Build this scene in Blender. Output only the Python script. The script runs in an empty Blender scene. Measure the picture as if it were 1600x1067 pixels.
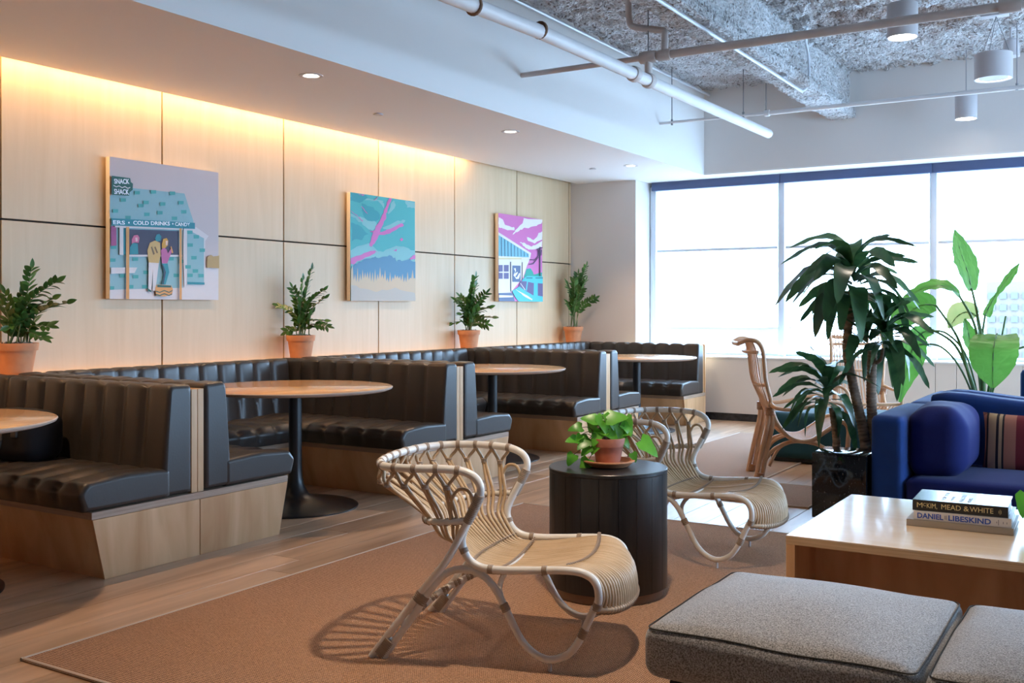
import bpy, bmesh, math, random
from mathutils import Vector, Matrix, noise
PI = math.pi
C = bpy.context.scene.collection
sc = bpy.context.scene

# ------------------------------------------------------------------ camera
cam_d = bpy.data.cameras.new('camera'); cam = bpy.data.objects.new('camera', cam_d); C.objects.link(cam)
FPX = 1604.0
cam_d.sensor_width = 36.0; cam_d.lens = 36.0 * FPX / 1600.0
cam_d.shift_y = (484.0 - 533.5) / 1600.0
cam_d.clip_start = 0.05; cam_d.clip_end = 800
YAW = math.atan(990 / 1604.0)
cam.location = (0, 0, 1.25); cam.rotation_euler = (PI / 2, 0, YAW)
sc.camera = cam

# ------------------------------------------------------------------ world, sun, window portals, exposure
SKY_STRENGTH = 9.2
w = bpy.data.worlds.new('sky'); sc.world = w; w.use_nodes = True
nt = w.node_tree; bg = nt.nodes['Background']
bg.inputs[0].default_value = (0.47, 0.70, 1.0, 1); bg.inputs[1].default_value = SKY_STRENGTH
sc.view_settings.view_transform = 'Standard'
try: sc.view_settings.look = 'None'
except Exception: pass
sc.view_settings.exposure = 1.15; sc.view_settings.gamma = 1.0; sc.view_settings.use_curve_mapping = False
sc.cycles.use_denoising = True
sc.cycles.max_bounces = 8; sc.cycles.diffuse_bounces = 5; sc.cycles.glossy_bounces = 4
sc.cycles.transparent_max_bounces = 16
sc.cycles.sample_clamp_indirect = 6.0
sc.cycles.caustics_reflective = False; sc.cycles.caustics_refractive = False

def area(name, loc, rot, sx, sy, power, col, portal=False, spread=None):
    l = bpy.data.lights.new(name, 'AREA'); l.shape = 'RECTANGLE'; l.size = sx; l.size_y = sy
    l.energy = power; l.color = col
    o = bpy.data.objects.new(name, l); C.objects.link(o); o.location = loc; o.rotation_euler = rot
    if spread: l.spread = spread
    if portal: l.cycles.is_portal = True
    return o
area('window_portal_far', (-0.05, 11.80, 1.72), (-PI / 2, 0, 0), 10.2, 2.1, 1, (1, 1, 1), portal=True)
area('window_portal_right', (5.14, 7.83, 1.72), (0, PI / 2, 0), 2.1, 5.95, 1, (1, 1, 1), portal=True)
def spot(name, loc, power, col, size, rot=(0, 0, 0), blend=0.5, rad=0.04):
    l = bpy.data.lights.new(name, 'SPOT'); l.energy = power; l.color = col; l.spot_size = size
    l.spot_blend = blend; l.shadow_soft_size = rad
    o = bpy.data.objects.new(name, l); C.objects.link(o); o.location = loc; o.rotation_euler = rot
    return o
WARM = (1.0, 0.62, 0.30)
LED_POWER = 82; LEDGE_POWER = 0.25; DOWN_POWER = 46; PEND_POWER = 22

# ------------------------------------------------------------------ materials
def _ramp(nt, c1, c2, p1=0.3, p2=0.7):
    r = nt.nodes.new('ShaderNodeValToRGB'); r.color_ramp.elements[0].position = p1; r.color_ramp.elements[1].position = p2
    r.color_ramp.elements[0].color = (*c1, 1); r.color_ramp.elements[1].color = (*c2, 1); return r
def mat(name, col, rough=0.5, metal=0.0, col2=None, scale=(5, 5, 5), detail=3.0, bump=0.0, bscale=None, spec=0.5,
        sheen=0.0, coat=0.0, emit=None, estr=0.0, p1=0.3, p2=0.7, objrand=0.0, bdist=0.01, trans=0.0):
    m = bpy.data.materials.new(name); m.use_nodes = True; nt = m.node_tree; N = nt.nodes; L = nt.links
    b = N['Principled BSDF']
    b.inputs['Base Color'].default_value = (*col, 1); b.inputs['Roughness'].default_value = rough
    b.inputs['Metallic'].default_value = metal
    b.inputs['Specular IOR Level'].default_value = spec
    if sheen: b.inputs['Sheen Weight'].default_value = sheen; b.inputs['Sheen Roughness'].default_value = 0.4
    if coat: b.inputs['Coat Weight'].default_value = coat; b.inputs['Coat Roughness'].default_value = 0.08
    if emit: b.inputs['Emission Color'].default_value = (*emit, 1); b.inputs['Emission Strength'].default_value = estr
    tc = N.new('ShaderNodeTexCoord'); src = tc.outputs['Object']
    if objrand:
        oi = N.new('ShaderNodeObjectInfo'); ad = N.new('ShaderNodeVectorMath'); ad.operation = 'MULTIPLY_ADD'
        cmb = N.new('ShaderNodeCombineXYZ')
        for i in range(3): L.new(oi.outputs['Random'], cmb.inputs[i])
        L.new(cmb.outputs[0], ad.inputs[0]); ad.inputs[1].default_value = (37, 53, 71); L.new(src, ad.inputs[2]); src = ad.outputs[0]
    cout = None
    if col2 is not None:
        mp = N.new('ShaderNodeMapping'); mp.inputs['Scale'].default_value = scale; L.new(src, mp.inputs['Vector'])
        n = N.new('ShaderNodeTexNoise'); n.inputs['Scale'].default_value = 1; n.inputs['Detail'].default_value = detail
        L.new(mp.outputs[0], n.inputs['Vector']); r = _ramp(nt, col, col2, p1, p2); L.new(n.outputs['Fac'], r.inputs[0]); cout = r.outputs[0]
    if objrand:
        hs = N.new('ShaderNodeHueSaturation'); mr = N.new('ShaderNodeMapRange')
        mr.inputs['To Min'].default_value = 1 - objrand; mr.inputs['To Max'].default_value = 1 + objrand
        L.new(oi.outputs['Random'], mr.inputs['Value']); L.new(mr.outputs[0], hs.inputs['Value'])
        if cout: L.new(cout, hs.inputs['Color'])
        else: hs.inputs['Color'].default_value = (*col, 1)
        cout = hs.outputs[0]
    if cout: L.new(cout, b.inputs['Base Color'])
    if bump:
        mp = N.new('ShaderNodeMapping'); s = bscale or scale; mp.inputs['Scale'].default_value = s; L.new(src, mp.inputs['Vector'])
        n = N.new('ShaderNodeTexNoise'); n.inputs['Scale'].default_value = 1; n.inputs['Detail'].default_value = 4
        L.new(mp.outputs[0], n.inputs['Vector']); bp = N.new('ShaderNodeBump'); bp.inputs['Strength'].default_value = bump
        bp.inputs['Distance'].default_value = bdist
        L.new(n.outputs['Fac'], bp.inputs['Height']); L.new(bp.outputs[0], b.inputs['Normal'])
    if trans:   # thin leaf / cloth: light passes through
        t = N.new('ShaderNodeBsdfTranslucent'); mx = N.new('ShaderNodeMixShader'); mx.inputs[0].default_value = trans
        if cout: L.new(cout, t.inputs[0])
        else: t.inputs[0].default_value = (*col, 1)
        L.new(b.outputs[0], mx.inputs[1]); L.new(t.outputs[0], mx.inputs[2]); L.new(mx.outputs[0], N['Material Output'].inputs[0])
    return m
def wood(name, c1, c2, scale, rough=0.45, objrand=0.0, coat=0.0, bump=0.05, spec=0.5):
    """streaky grain: stretched noise bent by a second noise"""
    m = mat(name, c1, rough, col2=c2, scale=scale, detail=6, bump=bump, objrand=objrand, coat=coat, bdist=0.002, spec=spec)
    nt = m.node_tree; n = [x for x in nt.nodes if x.type == 'TEX_NOISE'][0]; n.inputs['Distortion'].default_value = 0.8
    return m

M = {}
M['paint_white'] = mat('white wall paint', (0.82, 0.79, 0.76), 0.7, bump=0.02, bscale=(60, 60, 60), bdist=0.002)
M['paint_grey'] = mat('pale grey wall paint', (0.68, 0.64, 0.61), 0.75, bump=0.02, bscale=(60, 60, 60), bdist=0.002)
M['paint_bulk'] = mat('grey bulkhead paint', (0.76, 0.72, 0.69), 0.75, bump=0.02, bscale=(60, 60, 60), bdist=0.002)
M['knee'] = mat('knee wall panel paint', (0.72, 0.66, 0.60), 0.6)
M['paint_dark'] = mat('dark feature wall paint', (0.16, 0.13, 0.11), 0.8)  # unseen back wall, made dark so that it bounces less light
M['dark_gap'] = mat('dark backing', (0.03, 0.018, 0.01), 0.9)
M['panel'] = wood('maple wall panel', (0.60, 0.435, 0.260), (0.65, 0.485, 0.305), (4, 14, 1.2), 0.5, objrand=0.04)
M['booth_wood'] = wood('booth plywood', (0.58, 0.31, 0.14), (0.80, 0.51, 0.28), (5, 7, 1.4), 0.42, objrand=0.03)
M['ply_edge'] = wood('plywood edge', (0.36, 0.24, 0.17), (0.52, 0.38, 0.28), (2, 2, 120), 0.5)
M['table_wood'] = wood('oiled oak table top', (0.62, 0.32, 0.13), (0.76, 0.44, 0.21), (14, 1.2, 3), 0.22, coat=0.35)
M['table_edge'] = mat('table edge', (0.50, 0.40, 0.33), 0.45)
M['birch'] = wood('birch plywood', (0.72, 0.52, 0.33), (0.80, 0.61, 0.42), (1.2, 9, 3), 0.22, coat=0.3)
M['birch_edge'] = wood('birch plywood edge', (0.50, 0.31, 0.16), (0.70, 0.48, 0.28), (3, 3, 150), 0.5)
M['plank'] = wood('oak floor plank', (0.38, 0.235, 0.14), (0.66, 0.45, 0.30), (9, 0.9, 4), 0.34, objrand=0.17, bump=0.12)
M['leather'] = mat('dark leather', (0.046, 0.038, 0.034), 0.38, bump=0.12, bscale=(90, 90, 90), bdist=0.003, spec=0.6)
M['black_metal'] = mat('black powder coat', (0.012, 0.013, 0.016), 0.33)
M['white_rattan'] = mat('white lacquered rattan', (0.76, 0.72, 0.66), 0.30, col2=(0.84, 0.81, 0.77), scale=(14, 14, 14))
M['tan_cane'] = mat('tan cane', (0.50, 0.345, 0.20), 0.45, col2=(0.62, 0.45, 0.285), scale=(9, 30, 30))
M['binding'] = mat('taupe binding', (0.36, 0.275, 0.21), 0.5)
M['rattan'] = mat('honey rattan', (0.60, 0.33, 0.18), 0.38, col2=(0.74, 0.46, 0.28), scale=(10, 10, 10))
M['rattan_bind'] = mat('dark honey rattan binding', (0.42, 0.21, 0.11), 0.45)
M['black_oak'] = wood('black stained oak', (0.007, 0.0065, 0.007), (0.020, 0.017, 0.016), (40, 40, 2.2), 0.33, bump=0.25)
M['bronze'] = mat('brown plinth', (0.20, 0.125, 0.08), 0.5)
M['terracotta'] = mat('terracotta', (0.56, 0.21, 0.09), 0.75, col2=(0.68, 0.30, 0.14), scale=(9, 9, 9), bump=0.05, bscale=(80, 80, 80))
M['terracotta_red'] = mat('red terracotta', (0.36, 0.11, 0.065), 0.6, col2=(0.46, 0.17, 0.10), scale=(18, 18, 18))
M['soil'] = mat('potting soil', (0.06, 0.045, 0.035), 0.95, col2=(0.25, 0.23, 0.21), scale=(70, 70, 70), bump=0.6, bscale=(90, 90, 90))
M['zz_leaf'] = mat('glossy dark leaf', (0.035, 0.10, 0.022), 0.3, col2=(0.09, 0.21, 0.045), scale=(3, 3, 3), objrand=0.35, trans=0.15)
M['zz_stem'] = mat('green stem', (0.13, 0.17, 0.06), 0.5)
M['drac_leaf'] = mat('dark strap leaf', (0.024, 0.075, 0.030), 0.32, col2=(0.06, 0.15, 0.05), scale=(30, 4, 4), objrand=0.35, trans=0.22)
M['bark'] = mat('grey brown cane bark', (0.20, 0.12, 0.075), 0.8, col2=(0.40, 0.27, 0.19), scale=(12, 12, 34), bump=0.5, bscale=(10, 10, 60))
M['bop_leaf'] = mat('banana like leaf', (0.09, 0.26, 0.035), 0.36, col2=(0.16, 0.38, 0.07), scale=(2, 60, 2), objrand=0.15, trans=0.45, bump=0.35, bscale=(2, 60, 2))
M['bop_pale'] = mat('yellowing leaf', (0.55, 0.50, 0.20), 0.4, col2=(0.30, 0.42, 0.14), scale=(3, 3, 3), trans=0.5)
M['bop_stem'] = mat('long green stalk', (0.10, 0.19, 0.06), 0.4)
M['pothos'] = mat('bright heart leaf', (0.10, 0.36, 0.025), 0.3, col2=(0.17, 0.50, 0.05), scale=(16, 16, 16), objrand=0.25, trans=0.3)
M['vine'] = mat('brown vine', (0.09, 0.075, 0.03), 0.6)
M['marble'] = mat('black marble', (0.006, 0.006, 0.008), 0.08, col2=(0.26, 0.23, 0.22), scale=(75, 75, 55), detail=10, p1=0.60, p2=0.80, coat=0.15)
M['blue'] = mat('royal blue upholstery', (0.002, 0.034, 0.17), 0.85, col2=(0.003, 0.044, 0.22), scale=(6, 6, 6), sheen=0.08, bump=0.15, bscale=(220, 220, 220), bdist=0.002)
M['blue_dark'] = mat('royal blue cushion cloth', (0.004, 0.012, 0.13), 0.9, sheen=0.08, bump=0.2, bscale=(160, 160, 160), bdist=0.002)
M['teal'] = mat('teal upholstery', (0.006, 0.06, 0.085), 0.85, sheen=0.1)
M['grey_wool'] = mat('mottled grey wool', (0.12, 0.115, 0.11), 0.95, col2=(0.42, 0.41, 0.41), scale=(260, 260, 260), detail=2, p1=0.36, p2=0.64, sheen=0.4, bump=0.5, bscale=(240, 240, 240), bdist=0.003)
M['wool_seam'] = mat('dark seam', (0.04, 0.038, 0.035), 0.9)
M['rug_band'] = mat('pale rug binding', (0.62, 0.52, 0.43), 0.9)
M['steel'] = mat('galvanised conduit', (0.62, 0.64, 0.68), 0.35, metal=0.3)
M['pipe_white'] = mat('white painted pipe', (0.82, 0.81, 0.82), 0.45, col2=(0.76, 0.73, 0.72), scale=(3, 3, 3))
M['pipe_taupe'] = mat('taupe painted pipe', (0.56, 0.49, 0.46), 0.55, col2=(0.64, 0.58, 0.55), scale=(5, 5, 5))
M['rod'] = mat('steel rod', (0.30, 0.30, 0.31), 0.4, metal=0.6)
M['rust'] = mat('rusty hanger', (0.22, 0.12, 0.07), 0.8)
M['brass'] = mat('brass', (0.6, 0.42, 0.15), 0.3, metal=1)
M['lamp_shell'] = mat('satin white lamp shell', (0.56, 0.53, 0.54), 0.45)
M['lamp_glow'] = mat('glowing lens', (1, 1, 1), 0.5, emit=(1, 0.93, 0.82), estr=6)
M['cool_glow'] = mat('ring lens', (0.9, 0.9, 0.95), 0.5, emit=(0.9, 0.95, 1), estr=1.2)
M['led'] = mat('led strip', (1, 0.9, 0.7), 0.5, emit=(1.0, 0.70, 0.38), estr=6)
M['led_dim'] = mat('dim led strip', (1, 0.9, 0.7), 0.5, emit=(1.0, 0.62, 0.28), estr=1.2)
M['fascia'] = mat('navy shade cassette', (0.07, 0.10, 0.21), 0.5)
M['frame_alu'] = mat('pale window frame', (0.70, 0.74, 0.80), 0.4)  # base colour raised to imitate bloom from the bright windows
M['sill'] = mat('white sill', (0.80, 0.80, 0.80), 0.4)
M['base_black'] = mat('black stone base', (0.012, 0.012, 0.014), 0.25, col2=(0.04, 0.04, 0.045), scale=(20, 20, 20))
M['canvas_side'] = mat('raw canvas edge', (0.72, 0.64, 0.54), 0.8)
M['bk_black'] = mat('black book cloth', (0.014, 0.012, 0.012), 0.4)
M['bk_cover'] = mat('slate grey book cover', (0.10, 0.13, 0.19), 0.22, coat=0.3)
M['bk_white'] = mat('pale grey book cover', (0.62, 0.60, 0.62), 0.4)
M['bk_grey'] = mat('taupe grey book cover', (0.30, 0.265, 0.235), 0.5)
M['pages'] = mat('page edges', (0.75, 0.77, 0.80), 0.8, col2=(0.6, 0.62, 0.66), scale=(2, 2, 300))
M['gold'] = mat('gold lettering', (0.70, 0.58, 0.30), 0.4)
M['blue_ink'] = mat('blue lettering', (0.02, 0.08, 0.42), 0.4)
M['white_ink'] = mat('white lettering', (0.8, 0.83, 0.88), 0.4)
M['dark_ink'] = mat('dark lettering', (0.10, 0.11, 0.16), 0.5)
M['bag'] = mat('black canvas bag', (0.010, 0.010, 0.016), 0.8)
M['bag_strap'] = mat('grey strap', (0.10, 0.085, 0.075), 0.7)
M['building'] = mat('pale facade', (0.135, 0.105, 0.086), 0.9)
M['bwin'] = mat('pale blue windows', (0.075, 0.084, 0.078), 0.6)
M['ground'] = mat('pale ground', (0.5, 0.5, 0.5), 0.9)

def fire_mat():
    m = mat('sprayed fireproofing', (0.58, 0.57, 0.575), 0.95, col2=(0.78, 0.77, 0.78), scale=(7, 7, 7), detail=6, bump=1.0, bscale=(30, 22, 30), bdist=0.09)
    nt = m.node_tree; N = nt.nodes; L = nt.links; b = N['Principled BSDF']
    old = b.inputs['Base Color'].links[0].from_socket
    tc = N['Texture Coordinate']
    n = N.new('ShaderNodeTexNoise'); n.inputs['Scale'].default_value = 0.8; n.inputs['Detail'].default_value = 3
    L.new(tc.outputs['Object'], n.inputs['Vector']); r = N.new('ShaderNodeValToRGB')
    r.color_ramp.elements[0].position = 0.56; r.color_ramp.elements[1].position = 0.70
    r.color_ramp.elements[0].color = (0, 0, 0, 1); r.color_ramp.elements[1].color = (1, 1, 1, 1)
    L.new(n.outputs['Fac'], r.inputs[0]); mx = N.new('ShaderNodeMix'); mx.data_type = 'RGBA'
    L.new(r.outputs[0], mx.inputs['Factor']); L.new(old, mx.inputs['A']); mx.inputs['B'].default_value = (0.40, 0.31, 0.27, 1)
    # shade of crevices between the lumps, multiplied into the colour as dark specks
    v = N.new('ShaderNodeTexNoise'); v.inputs['Scale'].default_value = 42; v.inputs['Detail'].default_value = 5; L.new(tc.outputs['Object'], v.inputs['Vector'])
    r2 = N.new('ShaderNodeValToRGB'); r2.color_ramp.elements[0].position = 0.36; r2.color_ramp.elements[1].position = 0.45
    r2.color_ramp.elements[0].color = (0.42, 0.38, 0.36, 1); r2.color_ramp.elements[1].color = (1, 1, 1, 1); L.new(v.outputs['Fac'], r2.inputs[0])
    mm = N.new('ShaderNodeMix'); mm.data_type = 'RGBA'; mm.blend_type = 'MULTIPLY'; mm.inputs['Factor'].default_value = 1
    L.new(mx.outputs['Result'], mm.inputs['A']); L.new(r2.outputs[0], mm.inputs['B']); L.new(mm.outputs['Result'], b.inputs['Base Color'])
    return m
M['fire'] = fire_mat()

def weave_mat(name, c1, c2, sx=260, sy=150, strength=0.6):
    m = bpy.data.materials.new(name); m.use_nodes = True; nt = m.node_tree; N = nt.nodes; L = nt.links; b = N['Principled BSDF']
    b.inputs['Roughness'].default_value = 0.95; b.inputs['Specular IOR Level'].default_value = 0.15
    tc = N.new('ShaderNodeTexCoord')
    def wave(axis, s):
        wv = N.new('ShaderNodeTexWave'); wv.bands_direction = axis; wv.inputs['Scale'].default_value = s; wv.inputs['Distortion'].default_value = 1.2
        wv.inputs['Detail'].default_value = 2; wv.inputs['Detail Scale'].default_value = 3
        L.new(tc.outputs['Object'], wv.inputs['Vector']); return wv
    a = wave('X', sx / 6.283); c = wave('Y', sy / 6.283)
    mu = N.new('ShaderNodeMath'); mu.operation = 'MULTIPLY'; L.new(a.outputs['Fac'], mu.inputs[0]); L.new(c.outputs['Fac'], mu.inputs[1])
    n = N.new('ShaderNodeTexNoise'); n.inputs['Scale'].default_value = 160; n.inputs['Detail'].default_value = 2; L.new(tc.outputs['Object'], n.inputs['Vector'])
    ad = N.new('ShaderNodeMath'); ad.operation = 'MULTIPLY_ADD'; ad.inputs[1].default_value = 0.55; L.new(n.outputs['Fac'], ad.inputs[0]); L.new(mu.outputs[0], ad.inputs[2])
    r = _ramp(nt, c1, c2, 0.15, 1.0); L.new(ad.outputs[0], r.inputs[0]); L.new(r.outputs[0], b.inputs['Base Color'])
    bp = N.new('ShaderNodeBump'); bp.inputs['Strength'].default_value = strength; bp.inputs['Distance'].default_value = 0.006
    L.new(ad.outputs[0], bp.inputs['Height']); L.new(bp.outputs[0], b.inputs['Normal'])
    return m
M['sisal'] = weave_mat('woven sisal', (0.13, 0.065, 0.035), (0.80, 0.47, 0.29), 240, 170)
M['sisal_pale'] = weave_mat('pale woven sisal', (0.26, 0.18, 0.14), (0.66, 0.48, 0.37), 240, 170)

def stripe_mat():
    m = bpy.data.materials.new('striped cloth'); m.use_nodes = True; nt = m.node_tree; N = nt.nodes; L = nt.links; b = N['Principled BSDF']
    b.inputs['Roughness'].default_value = 0.9
    tc = N.new('ShaderNodeTexCoord'); sp = N.new('ShaderNodeSeparateXYZ'); L.new(tc.outputs['Object'], sp.inputs[0])
    mr = N.new('ShaderNodeMapRange'); mr.inputs['From Min'].default_value = -0.24; mr.inputs['From Max'].default_value = 0.24; L.new(sp.outputs['X'], mr.inputs['Value'])
    r = N.new('ShaderNodeValToRGB'); r.color_ramp.interpolation = 'CONSTANT'; L.new(mr.outputs[0], r.inputs[0])
    tan, blk, rose, red, cr = (0.58, 0.38, 0.20), (0.03, 0.02, 0.02), (0.50, 0.19, 0.12), (0.22, 0.018, 0.025), (0.62, 0.48, 0.36)
    st = [(0, rose), (0.05, blk), (0.075, tan), (0.17, blk), (0.20, tan), (0.24, blk), (0.262, rose), (0.40, red), (0.50, blk), (0.515, cr), (0.55, blk), (0.565, cr), (0.60, rose), (0.70, blk), (0.72, tan), (0.82, red), (0.90, blk), (0.92, tan)]
    e = r.color_ramp.elements
    while len(e) < len(st): e.new(0.5)
    for k, (p, c_) in enumerate(st): e[k].position = p; e[k].color = (*c_, 1)
    L.new(r.outputs[0], b.inputs['Base Color'])
    return m
M['stripe'] = stripe_mat()

def glass_mat():
    m = bpy.data.materials.new('window glass'); m.use_nodes = True; nt = m.node_tree; N = nt.nodes; L = nt.links
    t = N.new('ShaderNodeBsdfTransparent'); t.inputs[0].default_value = (0.93, 0.96, 0.97, 1)
    g = N.new('ShaderNodeBsdfGlossy'); g.inputs['Roughness'].default_value = 0.02
    mx = N.new('ShaderNodeMixShader'); mx.inputs[0].default_value = 0.05
    L.new(t.outputs[0], mx.inputs[1]); L.new(g.outputs[0], mx.inputs[2]); L.new(mx.outputs[0], N['Material Output'].inputs[0]); return m
M['glass'] = glass_mat()
def shade_mat():
    m = bpy.data.materials.new('sheer solar shade'); m.use_nodes = True; nt = m.node_tree; N = nt.nodes; L = nt.links
    t = N.new('ShaderNodeBsdfTransparent'); t.inputs[0].default_value = (1, 1, 1, 1)
    d = N.new('ShaderNodeBsdfDiffuse'); d.inputs[0].default_value = (0.8, 0.8, 0.8, 1)
    tr = N.new('ShaderNodeBsdfTranslucent'); tr.inputs[0].default_value = (0.85, 0.85, 0.85, 1)
    m1 = N.new('ShaderNodeMixShader'); m1.inputs[0].default_value = 0.6; L.new(d.outputs[0], m1.inputs[1]); L.new(tr.outputs[0], m1.inputs[2])
    m2 = N.new('ShaderNodeMixShader'); m2.inputs[0].default_value = 0.75; L.new(t.outputs[0], m2.inputs[1]); L.new(m1.outputs[0], m2.inputs[2])
    L.new(m2.outputs[0], N['Material Output'].inputs[0]); return m
M['shade'] = shade_mat()

_pc = {}
def paint(col):
    k = tuple(round(x, 3) for x in col)
    if k not in _pc: _pc[k] = mat('paint %d' % len(_pc), (k[0] * 0.84, k[1] * 0.76, k[2] * 0.64), 0.55, bump=0.15, bscale=(70, 70, 70), bdist=0.003)
    return _pc[k]
def srgb(r, g, b):
    f = lambda v: (v / 255 / 12.92) if v <= 10 else ((v / 255 + 0.055) / 1.055) ** 2.4
    return (f(r), f(g), f(b))

# ------------------------------------------------------------------ builders
class MB:
    def __init__(s): s.v = []; s.f = []; s.mi = []; s.mats = []
    def _m(s, m):
        if m is None: return 0
        if m not in s.mats: s.mats.append(m)
        return s.mats.index(m)
    def add(s, vs, fs, m=None):
        o = len(s.v); k = s._m(m); s.v.extend([tuple(p) for p in vs])
        for f in fs: s.f.append(tuple(i + o for i in f)); s.mi.append(k)
    def box(s, x0, x1, y0, y1, z0, z1, m=None, mtx=None):
        vs = [Vector(p) for p in ((x0, y0, z0), (x1, y0, z0), (x1, y1, z0), (x0, y1, z0), (x0, y0, z1), (x1, y0, z1), (x1, y1, z1), (x0, y1, z1))]
        if mtx: vs = [mtx @ p for p in vs]
        s.add(vs, [(0, 3, 2, 1), (4, 5, 6, 7), (0, 1, 5, 4), (1, 2, 6, 5), (2, 3, 7, 6), (3, 0, 4, 7)], m)
    def prism(s, poly, axis, a0, a1, m=None):
        """poly 2D in the other two axes (in order), extruded along axis"""
        n = len(poly)
        def P(p, a): return {'x': (a, p[0], p[1]), 'y': (p[0], a, p[1]), 'z': (p[0], p[1], a)}[axis]
        s.add([P(p, a0) for p in poly] + [P(p, a1) for p in poly],
              [tuple(range(n))[::-1], tuple(range(n, 2 * n))] + [(i, (i + 1) % n, n + (i + 1) % n, n + i) for i in range(n)], m)
    def lathe(s, prof, c=(0, 0, 0), seg=32, m=None, cap=True):
        vs = []; fs = []; n = len(prof)
        for (r, z) in prof:
            for k in range(seg):
                a = 2 * PI * k / seg; vs.append((c[0] + r * math.cos(a), c[1] + r * math.sin(a), c[2] + z))
        for i in range(n - 1):
            for k in range(seg):
                fs.append((i * seg + k, i * seg + (k + 1) % seg, (i + 1) * seg + (k + 1) % seg, (i + 1) * seg + k))
        if cap:
            fs.append(tuple(range(seg))[::-1]); fs.append(tuple((n - 1) * seg + k for k in range(seg)))
        s.add(vs, fs, m)
    def tube(s, pts, r, seg=8, sub=0, m=None, cap=True):
        pts = [Vector(p) for p in pts]
        if sub: pts = smooth_path(pts, sub)
        n = len(pts)
        if n < 2: return
        rad = (lambda t: r) if not callable(r) else r
        T = [(pts[min(i + 1, n - 1)] - pts[max(i - 1, 0)]).normalized() for i in range(n)]
        up = Vector((0, 0, 1)) if abs(T[0].z) < 0.9 else Vector((1, 0, 0))
        nrm = T[0].cross(up).normalized(); vs = []
        for i in range(n):
            if i: nrm = (nrm - T[i] * nrm.dot(T[i])).normalized()
            bn = T[i].cross(nrm); rr = rad(i / (n - 1))
            for k in range(seg):
                a = 2 * PI * k / seg; vs.append(pts[i] + (nrm * math.cos(a) + bn * math.sin(a)) * rr)
        fs = [(i * seg + k, i * seg + (k + 1) % seg, (i + 1) * seg + (k + 1) % seg, (i + 1) * seg + k) for i in range(n - 1) for k in range(seg)]
        if cap: fs += [tuple(range(seg))[::-1], tuple((n - 1) * seg + k for k in range(seg))]
        s.add(vs, fs, m)
    def build(s, name, m=None, parent=None, smooth=None, bevel=0.0, seg=2):
        me = bpy.data.meshes.new(name); me.from_pydata(s.v, [], s.f)
        mats = s.mats or ([m] if m else [])
        for x in mats: me.materials.append(x)
        if s.mats:
            for p, k in zip(me.polygons, s.mi): p.material_index = k
        me.update()
        bm = bmesh.new(); bm.from_mesh(me); bmesh.ops.recalc_face_normals(bm, faces=bm.faces)
        if bevel:
            es = [e for e in bm.edges if len(e.link_faces) == 2 and e.calc_face_angle(0) > 0.6]
            bmesh.ops.bevel(bm, geom=es, offset=bevel, segments=seg, profile=0.5, affect='EDGES', clamp_overlap=True)
        bm.to_mesh(me); bm.free()
        if smooth or bevel:
            me.polygons.foreach_set('use_smooth', [True] * len(me.polygons))
            me.set_sharp_from_angle(angle=math.radians(smooth or 40))
        for p in me.polygons:
            if len(p.vertices) > 14: p.use_smooth = False
        o = bpy.data.objects.new(name, me); C.objects.link(o)
        if parent: o.parent = parent
        return o
def smooth_path(pts, sub):
    out = []; n = len(pts)
    for i in range(n - 1):
        p0, p1, p2, p3 = pts[max(i - 1, 0)], pts[i], pts[i + 1], pts[min(i + 2, n - 1)]
        for k in range(sub):
            t = k / sub
            out.append(0.5 * ((2 * p1) + (-p0 + p2) * t + (2 * p0 - 5 * p1 + 4 * p2 - p3) * t * t + (-p0 + 3 * p1 - 3 * p2 + p3) * t ** 3))
    out.append(pts[-1]); return out
def tagp(o, label=None, cat=None, group=None, kind=None):
    for k, v in (('label', label), ('category', cat), ('group', group), ('kind', kind)):
        if v: o[k] = v
    return o
def thing(name, label, cat, loc=(0, 0, 0), rz=0.0, group=None):
    o = bpy.data.objects.new(name, None); C.objects.link(o); o.empty_display_size = 0.1
    o.location = loc; o.rotation_euler = (0, 0, rz); return tagp(o, label, cat, group)
def struct(o): o['kind'] = 'structure'; return o
def kids(o): return [x for x in bpy.data.objects if x.parent == o]
def copy_tree(o, parent=None):
    c = o.copy(); C.objects.link(c)
    if parent: c.parent = parent
    for ch in CH.get(o.name, kids(o)): copy_tree(ch, c)
    return c
CH = {}
def puff(mb, hx, hy, hz, r, bz=0.0, bx=0.0, by=0.0, n=14, mtx=None, m=None, ir=None):
    """rounded box with bulging faces, centred on origin"""
    vs = {}; V = []; F = []
    def vid(p):
        k = tuple(round(a, 5) for a in p)
        if k not in vs: vs[k] = len(V); V.append(p)
        return vs[k]
    ax = [-1 + 2 * i / n for i in range(n + 1)]
    ax = [math.copysign(abs(a) ** 0.8, a) for a in ax]
    for d in range(3):
        for sg in (-1, 1):
            for i in range(n):
                for j in range(n):
                    q = []
                    for (a, b) in ((i, j), (i + 1, j), (i + 1, j + 1), (i, j + 1)):
                        p = [0, 0, 0]; p[d] = sg; p[(d + 1) % 3] = ax[a]; p[(d + 2) % 3] = ax[b]; q.append(vid(tuple(p)))
                    F.append(tuple(q) if sg > 0 else tuple(q[::-1]))
    out = []
    H = Vector((hx, hy, hz))
    for p in V:
        q = Vector((p[0] * hx, p[1] * hy, p[2] * hz))
        c = Vector([max(-(H[i] - r), min(H[i] - r, q[i])) for i in range(3)])
        d = q - c
        if d.length > 1e-6: q = c + d.normalized() * r
        X, Y, Z = q.x / hx, q.y / hy, q.z / hz
        q = Vector((q.x + bx * X * (1 - Y * Y) * (1 - Z * Z), q.y + by * Y * (1 - X * X) * (1 - Z * Z), q.z + bz * Z * (1 - X * X) * (1 - Y * Y)))
        if ir: q += Vector((0, 0, 1)) * ir * noise.noise(Vector((q.x * 5, q.y * 5, q.z * 5)))
        out.append(mtx @ q if mtx else q)
    mb.add(out, F, m)
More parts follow.
